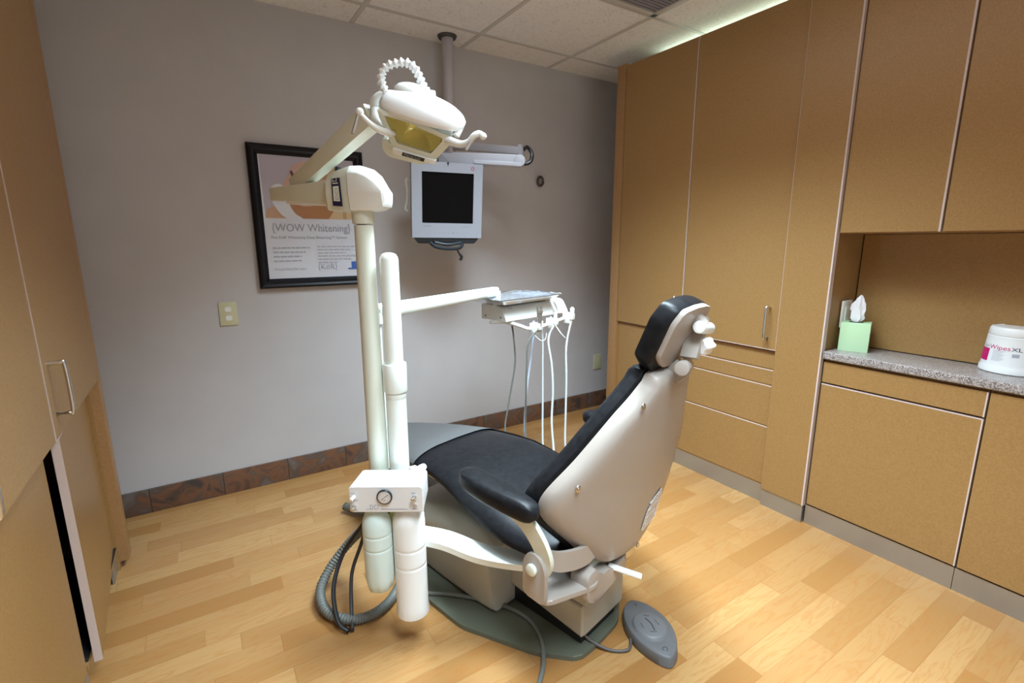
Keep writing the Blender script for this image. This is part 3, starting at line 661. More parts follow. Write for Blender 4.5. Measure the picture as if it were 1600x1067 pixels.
for (px, py_) in ((1007, 637), (901, 765)):
    # screws set into the shell: find the shell point under this screw
    best = min(((wb(a_*.01, z_*.01, 0)) for a_ in range(-28, 28) for z_ in range(30, 92)), key=lambda p: ((lambda c: (CX+F*c.x/-c.z-px)**2+(CY-F*c.y/-c.z-py_)**2)(RW.transposed() @ (p-CAM))))
    b = bmn(); n_ = -VB; cyl(b, best+n_*.0005, best+n_*.0035, .0095, seg=20, bev=.001); cyl(b, best+n_*.003, best+n_*.0042, .005, seg=12); part('screw', b, nickel, ch, 'round steel screw')
# sticker on the shell
def shp(a, z, o=.0): return wb(a, z, -.001+o)
b = bmn(); pts = rp([(.045, .385), (.135, .395), (.150, .475), (.130, .505), (.080, .495), (.050, .455)], .01, 4)
lc_ = (.098, .445); loft(b, [[shp(lc_[0]+(p[0]-lc_[0])*k, lc_[1]+(p[1]-lc_[1])*k, -.0006) for p in pts] for k in (1, .75, .5, .25, .05)]); lab = part('rating_label', b, mat('label_lilac', (.64, .58, .57), .4), ch, 'pale printed rating label')
b = bmn(); P = [shp(*p, -.0008) for p in pts]; tube(b, P+[P[0]], .0009, 6, smooth=False)
for k, z_ in enumerate((.412, .424, .436, .450, .464, .478, .490)): tube(b, [shp(.056, z_-.008, -.0008), shp(.130-.008*(k % 3), z_, -.0008)], .0008 if k % 2 else .0016, 6, smooth=False)
part('label_print', b, white2, lab, 'white lines')
# headrest
HZ = math.radians(24); HV = -W_*math.sin(HZ)+Z*math.cos(HZ); HN = (W_*math.cos(HZ)+Z*math.sin(HZ)); HO = wl(0, -.128, .915)
def hp(a, h, n_): return HO+U*a+HV*h+HN*(n_+.9*a*a)
hout = [(-.055, .0), (.055, .0), (.098, .035), (.104, .15), (.085, .192), (.03, .205), (-.03, .205), (-.085, .192), (-.104, .15), (-.098, .035)]
hs = rp(hout, .014, 4); hc = (0, .105)
def hring(k, n_, sh=(0, 0)): return [hp(hc[0]+(p[0]-hc[0])*k+sh[0], hc[1]+(p[1]-hc[1])*k+sh[1], n_) for p in hs]
b = bmn(); loft(b, [hring(.80, -.014), hring(.97, -.012), hring(1.0, -.004), hring(1.0, .024), hring(.96, .036), hring(.6, .036), hring(.2, .034)]); part('headrest_cushion', b, black, ch, 'black headrest pad', ang=40)
b = bmn(); loft(b, [hring(.6, -.026, (0, .012)), hring(.85, -.026, (0, .012)), hring(.865, -.024, (0, .012)), hring(.865, -.012, (0, .012)), hring(.7, -.012)]); part('headrest_plate', b, beige, ch, 'beige headrest back plate', ang=40)
b = bmn(); DH = depth(wl(0, -.19, .93))
bar(b, at(1094, 494, DH-.0), at(1077, 560, DH-.02), .045, .022, .004, up=U); bar(b, at(1082, 492, DH-.03), at(1100, 512, DH-.04), .034, .03, .008, up=U); part('headrest_bracket', b, beige, ch, 'beige articulated bracket')
b = bmn(); cyl(b, at(1092, 511, DH-.06), at(1108, 513, DH+.0), .016, bev=.003); part('upper_hinge', b, white2, ch, 'round white hinge barrel')
b = bmn(); cyl(b, at(1065, 576, DH-.05), at(1073, 570, DH+.03), .019, bev=.003); part('lower_hinge', b, beige, ch, 'round beige hinge barrel')
b = bmn(); kc = at(1102, 540, DH-.02); kn = (at(1116, 536, DH)-kc).normalized(); ka, kb = frame_of(kn)
rings = []
for h_, r_ in ((-.012, .016), (-.008, .020), (.006, .020), (.012, .016)):
    rings.append([kc+kn*h_*1.6+(ka*math.cos(2*math.pi*j/40)+kb*math.sin(2*math.pi*j/40))*(r_*(1+.16*math.cos(5*2*math.pi*j/40))) for j in range(40)])
loft(b, rings); part('headrest_knob', b, whitep, ch, 'white lobed locking knob')
b = bmn(); bar(b, wl(0, -.165, .90), at(1070, 572, DH), .05, .02, .004, up=U); part('headrest_stem', b, beige, ch)
# arm rests
def armrest(sgn):
    b = bmn(); rings = []
    for t_ in [i/22 for i in range(23)]:
        s_ = .315-.30*t_+(.03 if sgn > 0 else 0); zc = .598-.016*t_; e_ = min(1, math.sqrt(max(0, 1-(2*t_-1)**8)))+.0; wd = .041*(.76+.28*math.sin(math.pi*min(1, t_*1.2)))*max(.25, e_); hg = .029*max(.3, e_)
        ring = []
        for k in range(24):
            a_ = 2*math.pi*k/24; c_, d_ = math.cos(a_), math.sin(a_)
            ring.append(wl(sgn*.33+math.copysign(abs(c_)**.45, c_)*wd, s_, zc-.03*0+math.copysign(abs(d_)**.75, d_)*hg-.02))
        rings.append(ring)
    loft(b, rings); part('armrest', b, black, ch, 'black padded armrest', ang=50)
    b = bmn()
    path = [wl(sgn*.322, .14, .548), wl(sgn*.318, .075, .525), wl(sgn*.310, .03, .475), wl(sgn*.30, .015, .42), wl(sgn*.298, .03, .38)]
    P = spline(path, 6); prev = None; rings = []
    for i, p in enumerate(P):
        tt = (P[min(i+1, len(P)-1)]-P[max(i-1, 0)]).normalized(); nn = tt.cross(U).normalized(); wd = .026
        rings.append([p+nn*wd+U*.007, p-nn*wd+U*.007, p-nn*wd-U*.007, p+nn*wd-U*.007])
    loft(b, rings); part('armrest_support', b, cream, ch, 'curved cream armrest strap')
armrest(-1); armrest(1)
# pivot bracket (near side), boss, cross strap and rear yoke
b = bmn(); pts = rp([(.078, .30), (.078, .40), (.06, .435), (.02, .435), (.0, .40), (.0, .295)], .018, 4)
slab(b, [wl(-.318, s_, z_) for s_, z_ in pts], U*.014, .003)
pts = rp([(-.312, -.0), (-.16, -.06), (-.10, -.03), (-.14, .06), (-.312, .078)], .02, 4); slab(b, [wl(a_, s_, .292) for a_, s_ in pts], (0, 0, .014), .003)
part('pivot_bracket', b, beige, ch, 'L shaped armrest pivot bracket')
b = bmn(); cyl(b, wl(-.318, .04, .392), wl(-.332, .04, .392), .017, bev=.005); part('pivot_cap', b, cream, ch, 'round pivot cap')
b = bmn(); pts_ = spline([wl(-.298, .035, .420), wl(-.26, -.005, .405), wl(-.18, -.028, .395), wl(-.10, -.022, .40), wl(-.03, -.01, .41)], 6)
rings = [[p+Z*.03+W_*.006, p+Z*.03-W_*.006, p-Z*.03-W_*.006, p-Z*.03+W_*.006] for p in pts_]; loft(b, rings); part('back_strap', b, beige, ch, 'curved strap behind the seat')
b = bmn(); pts = rp([(-.19, .335), (-.15, .35), (-.125, .31), (-.07, .31), (-.045, .285), (.02, .325), (.04, .305), (.0, .268), (-.06, .248), (-.15, .238), (-.19, .26)], .012, 3)
slab(b, [wl(a_, -.050, z_) for a_, z_ in pts], W_*.06, .006); part('rear_yoke', b, beige, ch, 'cast yoke at the hinge')
b = bmn(); obox(b, wl(0, 0, 0), (U, W_, Z), (-.16, .12), (.01, .05), (.255, .40), .004); cyl(b, wl(-.20, .0, .36), wl(.14, .0, .36), .012); part('hinge_core', b, blackp, ch, 'dark hinge hardware')
lq = depth(wl(.1, -.04, .3)); b = bmn(); lq -= .06; obox(b, at(985, 853, lq), (U, W_, Z), (-.03, .026), (-.004, .004), (-.030, .025), .004); k_ = at(993, 850, lq)-W_*.005; cyl(b, k_, k_-W_*.004, .008); part('latch_plate', b, nickel, ch, 'steel latch plate')
b = bmn(); D_ = depth(wl(.05, -.04, .3)); D_ -= .07; p0 = at(950, 883, D_); p1 = at(1003, 901, D_-.03); bar(b, p0, p1, .022, .009, .004, seg=3); part('release_lever', b, white2, ch, 'white release lever')
# post support arm of the chair (flat curved band toward the posts)
A1 = [V((.86, 1.05, .29)), V((.75, 1.12, .295)), V((.66, 1.21, .30)), V((.58, 1.30, .325)), V((.50, 1.385, .33)), V((.45, 1.44, .33))]
P = spline(A1, 7); rings = []
for i, p in enumerate(P):
    tt = (P[min(i+1, len(P)-1)]-P[max(i-1, 0)]).normalized(); nn = tt.cross(Z).normalized(); hw_ = .030
    rings.append([p+nn*.05*.5+Z*.008, p-nn*.05+Z*.008, p-nn*.05-Z*.012, p+nn*.05*.5-Z*.012])
SUP = rings

# ------------------------------------------------------------------ posts
P1 = V((.427, 1.466)); P2 = V((.484, 1.429))
def zy(px, py_, y):
    r = RW @ V(((px-CX)/F, -(py_-CY)/F, -1)); return CAM.z+r.z*(y-CAM.y)/r.y
dl = thing('delivery_unit', 'white delivery unit with short post, swing arm, control box and instrument head', 'dental delivery unit', (P2.x, P2.y, 0))
b = bmn(); R2 = .0275; top = zy(602, 395, P2.y)
lathe(b, (P2.x, P2.y, 0), [(R2+.003, .40), (R2+.003, .80), (R2+.0, .80), (R2, top-.020), (R2*.93, top-.012), (R2*.75, top-.004), (R2*.4, top), (.001, top+.001)], seg=32); part('post', b, white, dl, 'white round post')
b = bmn(); z0 = zy(615, 612, P2.y); z1 = zy(611, 568, P2.y)
lathe(b, (P2.x, P2.y, 0), [(R2+.003, z0-.02), (R2+.004, z0-.018), (R2+.004, z0-.004)], seg=32); lathe(b, (P2.x, P2.y, 0), [(R2+.004, z0), (R2+.007, z0+.001), (R2+.008, z0+.004), (R2+.0085, z1-.002), (R2+.0075, z1), (R2-.001, z1)], seg=32); part('collar', b, white, dl, 'wider sleeve on the post')
b = bmn(); loft(b, SUP); part('support_band', b, white, dl, 'flat curved band reaching from the chair')
b = bmn(); cyl(b, (P2.x, P2.y, .31), (P2.x, P2.y, .44), .042, bev=.006); cyl(b, (P1.x, P1.y, .31), (P1.x, P1.y, .44), .040, bev=.006); bar(b, (P2.x, P2.y, .42), (.44, 1.33, .46), .06, .03, .008); part('post_socket', b, white, dl, 'socket block holding both posts')
E1 = V((.842, -.54, 0)).normalized(); E2 = V((.54, .842, 0)).normalized()
c0 = at(604, 779, 1.42); bw_ = .2145/2; zb0, zt0 = .478, .560
b = bmn(); cb0 = V((c0.x, c0.y, 0)); K = lambda x_, y_, z_: cb0+E1*x_+E2*y_+Z*z_
rings = []
for y_, sh in ((.0, 0), (.002, .001), (.105, 0.006), (.107, .008)):
    rings.append([K(p[0], y_, p[1]) for p in rp([(-bw_+sh, zb0+sh), (bw_-sh, zb0+sh), (bw_-sh, zt0-sh*.3), (-bw_+sh, zt0-sh*.3)], .009, 4)])
loft(b, rings); bx_ = part('control_box', b, whitep, dl, 'white control box')
b = bmn(); slab(b, [K(p[0], -.0, p[1]) for p in rp([(-bw_+.002, zb0+.002), (bw_-.003, zb0+.002), (bw_-.003, zt0-.002), (-bw_+.002, zt0-.002)], .009, 4)], -E2*.002); fp = part('face_plate', b, mat('face_plate_white', (.70, .685, .68), .35), dl, 'flat face plate')
gx = -.002-.004; gz = .529; fc = K(-.004, -.002, gz)
b = bmn(); cyl(b, fc, fc-E2*.007, .0225, bev=.0015, seg=40); gg = part('pressure_gauge', b, blackp, dl, 'black rimmed round pressure gauge')
b = bmn(); cyl(b, fc-E2*.007, fc-E2*.0075, .0185, seg=40); part('gauge_dial', b, mat('dial', (.62, .58, .55), .3), gg)
b = bmn()
for k in range(21):
    a_ = math.radians(225-k*13.5); c_, s_ = math.cos(a_), math.sin(a_); r0 = .0125 if k % 5 == 0 else .0145
    tube(b, [fc-E2*.0078+E1*c_*r0+Z*s_*r0, fc-E2*.0078+E1*c_*.0168+Z*s_*.0168], .00035, 4, smooth=False)
tube(b, [fc-E2*.0079-E1*.009-Z*.007, fc-E2*.0079+E1*.010+Z*.008], .0007, 5, smooth=False); text_bm(b, 'PSI', fc-E2*.0079-E1*.004-Z*.011, E1, Z, .005); part('gauge_marks', b, blackp, gg)
for (x_, z_, m_, nm) in ((-.094, .527, whitep, 'toggle_switch'), (-.094, .497, chrome, 'selector_knob'), (.082, .527, chrome, 'toggle_switch')):
    b = bmn(); p = K(x_, -.002, z_); cyl(b, p, p-E2*.006, .0062, seg=20, bev=.001); cyl(b, p-E2*.006, p-E2*.016-E1*.004-Z*.002, .0042, .0055, seg=16)
    part(nm, b, m_, dl, 'small chrome control' if m_ is chrome else 'small white toggle')
b = bmn(); p = K(.082, -.002, .499); cyl(b, p, p-E2*.002, .006, seg=20); part('screw_cap', b, mat('faded_red', (.45, .35, .33), .5), dl)
b = bmn(); text_bm(b, 'DCI', K(-.050, -.0026, .487), E1, Z, .0225, spacing=1.1, xs=.66)
for (x_, z_, ln) in ((-.102, .516, .018), (-.102, .538, .012), (-.101, .486, .016), (.073, .538, .012), (.073, .514, .014), (.073, .488, .016)):
    obox(b, K(x_, -.0026, z_), (E1, E2, Z), (0, ln), (-.0002, 0), (0, .0018))
obox(b, K(-.018, -.0026, .4875), (E1, E2, Z), (0, .078), (-.0002, 0), (0, .0018)); obox(b, K(-.060, -.0026, .4875), (E1, E2, Z), (0, .009), (-.0002, 0), (0, .0012)); part('face_print', b, inkg, fp, 'grey lettering', flat=True)
b = bmn(); cyl(b, K(.06, .10, zt0-.010), K(.085, .11, zt0+.004), .011); sphere(b, K(.088, .112, zt0+.004), .011); bar(b, K(.05, .11, zt0-.01), K(.07, .125, zt0-.01), .04, .02); part('hose_fitting', b, white2, dl, 'white fitting behind the box')
b = bmn(); tube(b, [K(-.004, .05, zb0+.01), K(-.002, .05, .44), K(.0, .055, .38), K(-.002, .06, .34), K(.01, .07, .30)], .0035, 8); part('feed_tube', b, mat('yellow_green_tube', (.45, .5, .05), .4), dl, 'thin yellow green tube')
b = bmn(); tube(b, [K(-.012, .045, zb0+.01), K(-.010, .05, .40), K(-.012, .05, .33), K(-.004, .06, .27)], .004, 8); part('feed_tube', b, blackp, dl, 'thin black tube')
# swing arm
sa = at(592, 487, 1.66); sb_ = at(776, 455, 2.20)
b = bmn(); ds = (sb_-sa).normalized(); P = [sa-ds*.012+ds*k for k in (0, .004, .012)]+[sb_-ds*.02, sb_+ds*.0, sb_+ds*.012]; rr = [.012, .022, .027, .0215, .019, .006]
rings = []
for p, r_ in zip(P, rr):
    a_, b__ = frame_of(ds); rings.append([p+a_*math.copysign(abs(math.cos(2*math.pi*j/28))**.7, math.cos(2*math.pi*j/28))*r_*.8+b__*math.copysign(abs(math.sin(2*math.pi*j/28))**.7, math.sin(2*math.pi*j/28))*r_ for j in range(28)])
loft(b, rings); part('swing_arm', b, white, dl, 'white swing arm', ang=40)
b = bmn(); k_ = at(590, 500, 1.66); cyl(b, k_, V((k_.x, k_.y, .45)), .012); cyl(b, k_+Z*.02, k_-Z*.012, .020); part('arm_rod', b, white, dl, 'thin rod below the arm pivot')
# instrument head
H1 = V((math.cos(math.radians(12)), math.sin(math.radians(12)), 0)); H2 = V((-H1.y, H1.x, 0))
HB = at(790, 503, 2.16); HB = V((HB.x, HB.y, 0)); hz0 = at(790, 503, 2.16).z
hw2 = (V(at(885, 489, 2.16))-V(at(790, 503, 2.16))).length
def find_w():
    best = (9e9, 0)
    for i in range(20, 60):
        p = HB+H1*i*.01+Z*hz0; c = RW.transposed() @ (p-CAM); x_ = CX+F*c.x/-c.z
        best = min(best, (abs(x_-886), i*.01))
    return best[1]
HWd = find_w()
b = bmn(); pr = rp([(-.004, 0), (.0, .012), (.035, .066), (.15, .070), (.16, .066), (.16, 0)], [.003, .01, .02, .005, .005, .003], 4)
rings = [[HB+H1*x_+H2*p[0]+Z*(hz0+p[1]) for p in pr] for x_ in (0, .002, HWd-.002, HWd)]; loft(b, rings); part('instrument_head', b, white2, dl, 'white instrument head')
b = bmn(); text_bm(b, 'DCI', HB+H1*.03+H2*.018+Z*(hz0+.048), H1, H2*.5+Z*.8, .016); 
for v_ in b.verts: v_.co += (-H2*.8+Z*.5)*.006
part('head_badge', b, mat('badge_blue', (.25, .27, .5), .4), dl)
b = bmn()
for x_ in (.004, ): 
    for y_ in (.03, .13): cyl(b, HB+H1*-.001+H2*y_+Z*(hz0+.016), HB-H1*.003+H2*y_+Z*(hz0+.016), .004, seg=12)
part('head_screw', b, greym, dl)
b = bmn(); cyl(b, sb_-Z*.0, V((sb_.x, sb_.y, hz0+.03)), .018); bar(b, V((sb_.x, sb_.y, hz0+.03)), HB+H1*HWd*.4+H2*.12+Z*(hz0+.02), .05, .03, .006); part('head_mount', b, white2, dl)
# holder bar and holders
def hb(x_, y_, z_): return HB+H1*x_+H2*y_+Z*(hz0+z_)
b = bmn(); tube(b, [hb(-.03, .07, -.006), hb(.03, .03, -.008), hb(.06, -.03, -.022), hb(.09, -.055, -.035), hb(.16, -.062, -.034), hb(.26, -.062, -.022), hb(.34, -.060, -.012), hb(.39, -.045, -.004), hb(.40, .0, .0), hb(.38, .05, .0)], .0085, 12); part('holder_bar', b, whitep, dl, 'white bent holder bar')
HX = [.115, .225, .345]
for x_ in HX:
    b = bmn(); obox(b, hb(x_, -.066, -.032+(x_-.11)*.09), (H1, H2, Z), (-.018, .018), (-.026, .014), (-.026, .022), .005); obox(b, hb(x_, -.095, -.03+(x_-.11)*.09), (H1, H2, Z), (-.012, .012), (-.012, .012), (-.010, .022), .005); part('instrument_holder', b, white2, dl, 'white instrument holder')
# tray
t = thing('instrument_tray', 'wrapped steel tray resting on top of the white instrument head', 'tray', hb(.15, .08, .075))
b = bmn(); tz = .078; tray = rp([(-.060, -.035), (.345, -.035), (.345, .245), (-.060, .245)], .02, 4); tc = V((.145, .09))
def tr(k, z_): return [hb(tc.x+(p[0]-tc.x)*k, tc.y+(p[1]-tc.y)*k, z_) for p in tray]
loft(b, [tr(.86, tz), tr(.97, tz+.018), tr(1.0, tz+.020), tr(1.0, tz+.0225), tr(.96, tz+.021), tr(.86, tz+.003)]); part('pan', b, steel, t, 'shallow steel pan', ang=25)
b = bmn(); n_ = 14
g_ = [[b.verts.new(hb(-.05+.40*i/n_, -.03+.24*j/n_, tz+.0235+.004*math.sin(i*1.9+j*.7)*math.sin(j*1.3)+(.008 if i > 8 and i < 13 and j > 2 else 0)*random.random())) for j in range(n_+1)] for i in range(n_+1)]
for i in range(n_):
    for j in range(n_): b.faces.new((g_[i][j], g_[i+1][j], g_[i+1][j+1], g_[i][j+1]))
part('plastic_wrap', b, film, t, 'crinkled clear wrap', ang=80)
b = bmn(); obox(b, hb(.2, .02, tz+.006), (H1, H2, Z), (0, .12), (0, .14), (0, .012), .002); part('blue_pad', b, mat('pale_blue_pack', (.35, .42, .58), .5), t, 'pale blue pack under the wrap')
b = bmn(); obox(b, hb(.0, .03, .066), (H1, H2, Z), (.02, .30), (0, .12), (0, .014), .002); part('tray_mount', b, blackp, dl, 'dark rubber tray mount')
# hand instruments with hoses
FE = wl(.10, .62, .16)
def hose(b, pts, r=.0042): tube(b, pts, r, 10, 8)
def hpath(p_top, pix, D0):
    out = [p_top]
    for (px, py_) in pix:
        d_ = depth(p_top); out.append(V(at(px, py_, D0)))
    return out
def instr(name, label, cat, x_, zoff, build, m, hm, r, pix):
    base = hb(x_, -.098, zoff)
    t = thing(name, label, cat, base); build(t, base, m)
    D0 = depth(base); P = [base+Z*-.02]+[at(px, py_, D0+dd) for px, py_, dd in pix]
    last = P[-1]; P += [V((last.x-.03, last.y-.06, max(.10, last.z-.17))), V((last.x-.16, last.y-.2, .10)), wl(.20, .80, .09)]
    b = bmn(); hose(b, P, r); part('hose', b, hm, t, 'long thin hose hanging from it')
def syr(t, p, m):
    b = bmn(); cyl(b, p-Z*.035, p+Z*.045, .0085, .011, bev=.002); cyl(b, p+Z*.045, p+Z*.058+H1*.004, .012, .013, seg=16); cyl(b, p+Z*.03-H1*.012, p+Z*.075-H1*.016, .004); part('body', b, m, t)
    b = bmn(); cyl(b, p+Z*.05+H1*.008, p+Z*.075+H1*.012, .0045); part('button', b, chrome, t)
def hpc(t, p, m):
    b = bmn(); cyl(b, p-Z*.02, p+Z*.03-H1*.004, .0085, .0095); cyl(b, p+Z*.03-H1*.004, p+Z*.085-H1*.022+H2*.01, .0085, .006, bev=.001); cyl(b, p+Z*.085-H1*.022+H2*.01, p+Z*.092-H1*.024+H2*.01, .004, .003); part('body', b, m, t)
def suc(t, p, m):
    b = bmn(); cyl(b, p-Z*.03, p+Z*.025, .009, .011, bev=.002); cyl(b, p+Z*.025, p+Z*.03, .006); part('body', b, m, t)
instr('air_water_syringe', 'metal air water syringe in the left holder of the instrument head', 'syringe', HX[0], -.01, syr, nickel, hoseg, .0042, [(826, 535, 0), (823, 575, .01), (822, 620, .03), (821, 670, .06)])
instr('dental_handpiece', 'white angled handpiece in the middle holder of the instrument head', 'handpiece', HX[1], 0, hpc, white2, hosem, .0052, [(857, 530, 0), (862, 570, .0), (864, 610, .0), (862, 660, .0)])
instr('suction_handpiece', 'white suction tip in the right holder of the instrument head', 'handpiece', HX[2], .012, suc, white2, hosem, .0050, [(885, 540, 0), (885, 590, .0), (884, 640, .0), (883, 690, .0)])
for i, (pix, m_, r_) in enumerate(((((800, 508), (803, 530), (805, 565), (800, 600), (793, 640), (789, 672)), hoseg, .0040), (((834, 500), (833, 530), (829, 565), (824, 600), (821, 640), (820, 672)), hoseb, .0048), (((847, 500), (848, 530), (848, 570), (848, 620), (848, 690)), hosem, .0045))):
    D0 = depth(hb(.1, .06, 0)); P = [at(px, py_, D0) for px, py_ in pix]; last = P[-1]
    P += [V((last.x-.02, last.y-.05, max(.10, last.z-.15))), V((last.x-.12, last.y-.15, .09)), wl(.22, .84, .08)]
    b = bmn(); hose(b, P, r_); part('supply_hose', b, m_, dl, ['thin grey supply hose', 'pale blue supply hose', 'light grey supply hose'][i])
b = bmn(); D0 = depth(hb(HX[0], -.09, 0)); tube(b, [at(832, 515, D0), at(836, 524, D0), at(845, 532, D0), at(852, 530, D0), at(854, 520, D0)], .0022, 8); tube(b, [at(860, 494, D0+.05), at(866, 505, D0+.03), at(876, 520, D0), at(883, 528, D0)], .0025, 8); part('jumper_tube', b, hosem, dl, 'short looping jumper tube')
b = bmn(); sphere(b, hb(.13, .06, -.002), .03, 1.3, 1, .45); part('bottom_knob', b, mat('tan_knob', (.52, .36, .27), .5), dl, 'tan bump below the head')

# bottles (hang from the control box)
wb1 = at(590, 930, 1.47); wb1 = K(-.045, .042, 0); R_ = .044
zt_ = zb0-.002
def petal(j, seg, h): return 1.0-(.09*max(0, math.cos(5*2*math.pi*j/seg)) if h < .045 else 0)
b = bmn(); zb1 = .195; H_ = zt_-zb1
prof = [(.012, .010), (.028, .0), (.036, .006), (.042, .028), (R_, .05), (R_, H_*.50), (R_, H_*.523), (R_-.0012, H_*.53), (R_, H_*.537), (R_, H_*.56), (R_, H_*.66), (R_, H_*.683), (R_-.0012, H_*.69), (R_, H_*.697), (R_, H_*.72), (R_, H_*.78), (R_*.93, H_*.86), (R_*.72, H_*.93), (R_*.45, H_*.975), (.016, H_)]
lathe(b, (wb1.x, wb1.y, zb1), prof, seg=50, deform=petal)
single('water_bottle', b, bot_clear, 'shorter clear bottle with petal foot under the left of the control box', 'bottle', (wb1.x, wb1.y, zb1), ang=60)
wb2 = K(.048, .055, 0); R_ = .052; zb2 = .105; H_ = zt_-zb2
b = bmn(); prof = [(R_-.006, .002), (R_, .0), (R_+.001, .004), (R_-.003, .03), (R_-.003, H_*.44), (R_-.003, H_*.458), (R_-.0042, H_*.465), (R_-.003, H_*.472), (R_-.003, H_*.49), (R_-.003, H_*.60), (R_-.003, H_*.618), (R_-.0042, H_*.625), (R_-.003, H_*.632), (R_-.003, H_*.65), (R_-.003, H_*.83), (R_*.9, H_*.90), (R_*.7, H_*.95), (R_*.45, H_*.985), (.018, H_)]
lathe(b, (wb2.x, wb2.y, zb2), prof, seg=50)
single('water_bottle', b, bot_milk, 'taller milky white bottle under the right of the control box', 'bottle', (wb2.x, wb2.y, zb2), ang=60)

# ------------------------------------------------------------------ dental light
lt = thing('dental_light', 'white dental operatory light with jointed arm on the taller post', 'dental light', (P1.x, P1.y, 0))
R1 = .0265; zt1 = zy(561, 352, P1.y); ztk = zy(559, 330, P1.y)
b = bmn(); lathe(b, (P1.x, P1.y, 0), [(R1+.004, .40), (R1+.003, .8), (R1+.001, zt1)], seg=32); part('post', b, cream, lt, 'tall round post')
b = bmn(); cyl(b, (P1.x, P1.y, zt1+.003), (P1.x, P1.y, ztk+.01), .031, .033, bev=.003); part('post_cap', b, cream, lt)
DL = depth(V((P1.x, P1.y, 1.38)))
# elbow housing: box body with faceted end
hc_ = at(561, 297, DL); ea = (at(608, 297, DL+.0)-at(520, 300, DL+.03)).normalized(); ea.z = .02; ea.normalize(); eb_ = Z.cross(ea).normalized(); ec_ = ea.cross(eb_)
k_ = DL/F
sec = lambda x_, hw_, zt_, zb_, ch_: [hc_+ea*x_+eb_*p[0]+ec_*p[1] for p in rp([(-hw_*.84, zb_), (hw_*.84, zb_), (hw_, -.012), (hw_*.92, zt_-ch_), (hw_*.5, zt_), (-hw_*.5, zt_), (-hw_*.92, zt_-ch_), (-hw_, -.012)], .004, 2)]
b = bmn(); loft(b, [sec(-.010, .050, .064, -.060, .02), sec(.02, .050, .063, -.060, .022), sec(.042, .047, .056, -.060, .024), sec(.065, .043, .036, -.058, .02), sec(.083, .038, .004, -.050, .01), sec(.088, .032, -.004, -.040, .004)]); part('elbow_housing', b, white2, lt, 'large white faceted elbow housing', ang=25)
b = bmn(); loft(b, [sec(-.085, .040, .030, -.052, .012), sec(-.08, .044, .042, -.056, .02), sec(-.06, .046, .052, -.058, .025), sec(-.012, .050, .064, -.062, .03)]); sleeve = part('elbow_sleeve', b, cream, lt, 'cream sleeve', ang=25)
# label on sleeve (camera side face)
b = bmn(); f0 = at(524, 296, DL-.05)
sx_ = lambda x_, z_: hc_+ea*x_-eb_*(.0485+.004*(x_+.06)/.06)+ec_*z_
side = -1 if (CAM-hc_).dot(eb_) < 0 else 1
def sl(x_, z_, o=.0): return hc_+ea*x_+eb_*side*(.0485+.0015*(x_+.06)/.05+o)+ec_*z_
b.faces.new([b.verts.new(sl(*p, .0012)) for p in ((-.058, -.045), (-.028, -.048), (-.030, .030), (-.056, .028))]); lbn = part('sleeve_label', b, navy, lt, 'navy label with white panel')
b = bmn(); b.faces.new([b.verts.new(sl(*p, .0018)) for p in ((-.054, -.032), (-.034, -.034), (-.035, .008), (-.053, .007))]); obox(b, sl(-.053, .014, .0018), (ea, eb_, ec_), (0, .017), (0, .0004), (0, .0025)); text_bm(b, 'h-f', sl(-.054, .018, .002), ea, ec_, .014); part('label_panel', b, cream, lbn)
b = bmn(); text_bm(b, 'DCI', sl(-.0385, -.03, .0022), ec_, -ea, .012, xs=1.6); part('label_print', b, inkg, lbn)
# horizontal arm to the left
q0 = sec(-.07, .03, 0, 0, 0); a0_ = hc_-ea*.05+ec_*-.002; a1_ = at(428, 304, DL+.13)
b = bmn(); bar(b, a0_, a1_, .05, .066, .006, w1=.034, h1=.040); part('lower_arm', b, cream, lt, 'cream boom toward the poster')
b = bmn(); bar(b, a0_-Z*.036, a1_+(a0_-a1_)*.25-Z*.025, .036, .012, .003); part('arm_underside', b, white2, lt)
b = bmn(); 
for dz in (.010, 0, -.010): p = a1_+Z*dz; dd_ = (CAM-p).normalized(); cyl(b, p+dd_*.016+E1*.008, p+dd_*.022+E1*.008, .0035, seg=10)
part('arm_screw', b, blackp, lt, 'small dark arm screws')
s0 = at(462, 292, DL+.10); s1 = at(584, 180, DL-.10)
b = bmn(); bar(b, s0, s1, .036, .044, .004, w1=.046, h1=.060); part('spring_arm', b, cream, lt, 'cream spring arm rising to the lamp')
b = bmn(); cyl(b, at(528, 272, DL+.03), at(528, 262, DL+.03), .009); part('pivot_stub', b, blackp, lt, 'black stub')
# lamp head
D0 = DL-.16
hcn = at(655, 190, D0)
LXa = (at(712, 206, D0+.01)-at(612, 176, D0-.01)).normalized()
nf = (CAM-hcn).normalized(); nf = (nf+V((0, 0, -.55))).normalized(); nf = (nf-LXa*nf.dot(LXa)).normalized(); up_ = nf.cross(LXa); up_ = -up_ if up_.z < 0 else up_
def LH(x_, n_, z_): return hcn+LXa*x_+nf*n_+up_*z_
# yoke that carries the head
b = bmn(); tube(b, [at(588, 176, D0+.06), at(586, 160, D0+.05), at(598, 150, D0+.05), at(618, 150, D0+.05)], .014, 12); tube(b, [at(588, 172, D0+.05), at(588, 190, D0+.03), at(598, 203, D0+.02)], .014, 12, radii=[.014, .016, .013]); cyl(b, at(600, 160, D0+.0), at(600, 176, D0+.0), .012); part('head_yoke', b, white2, lt, 'white yoke')
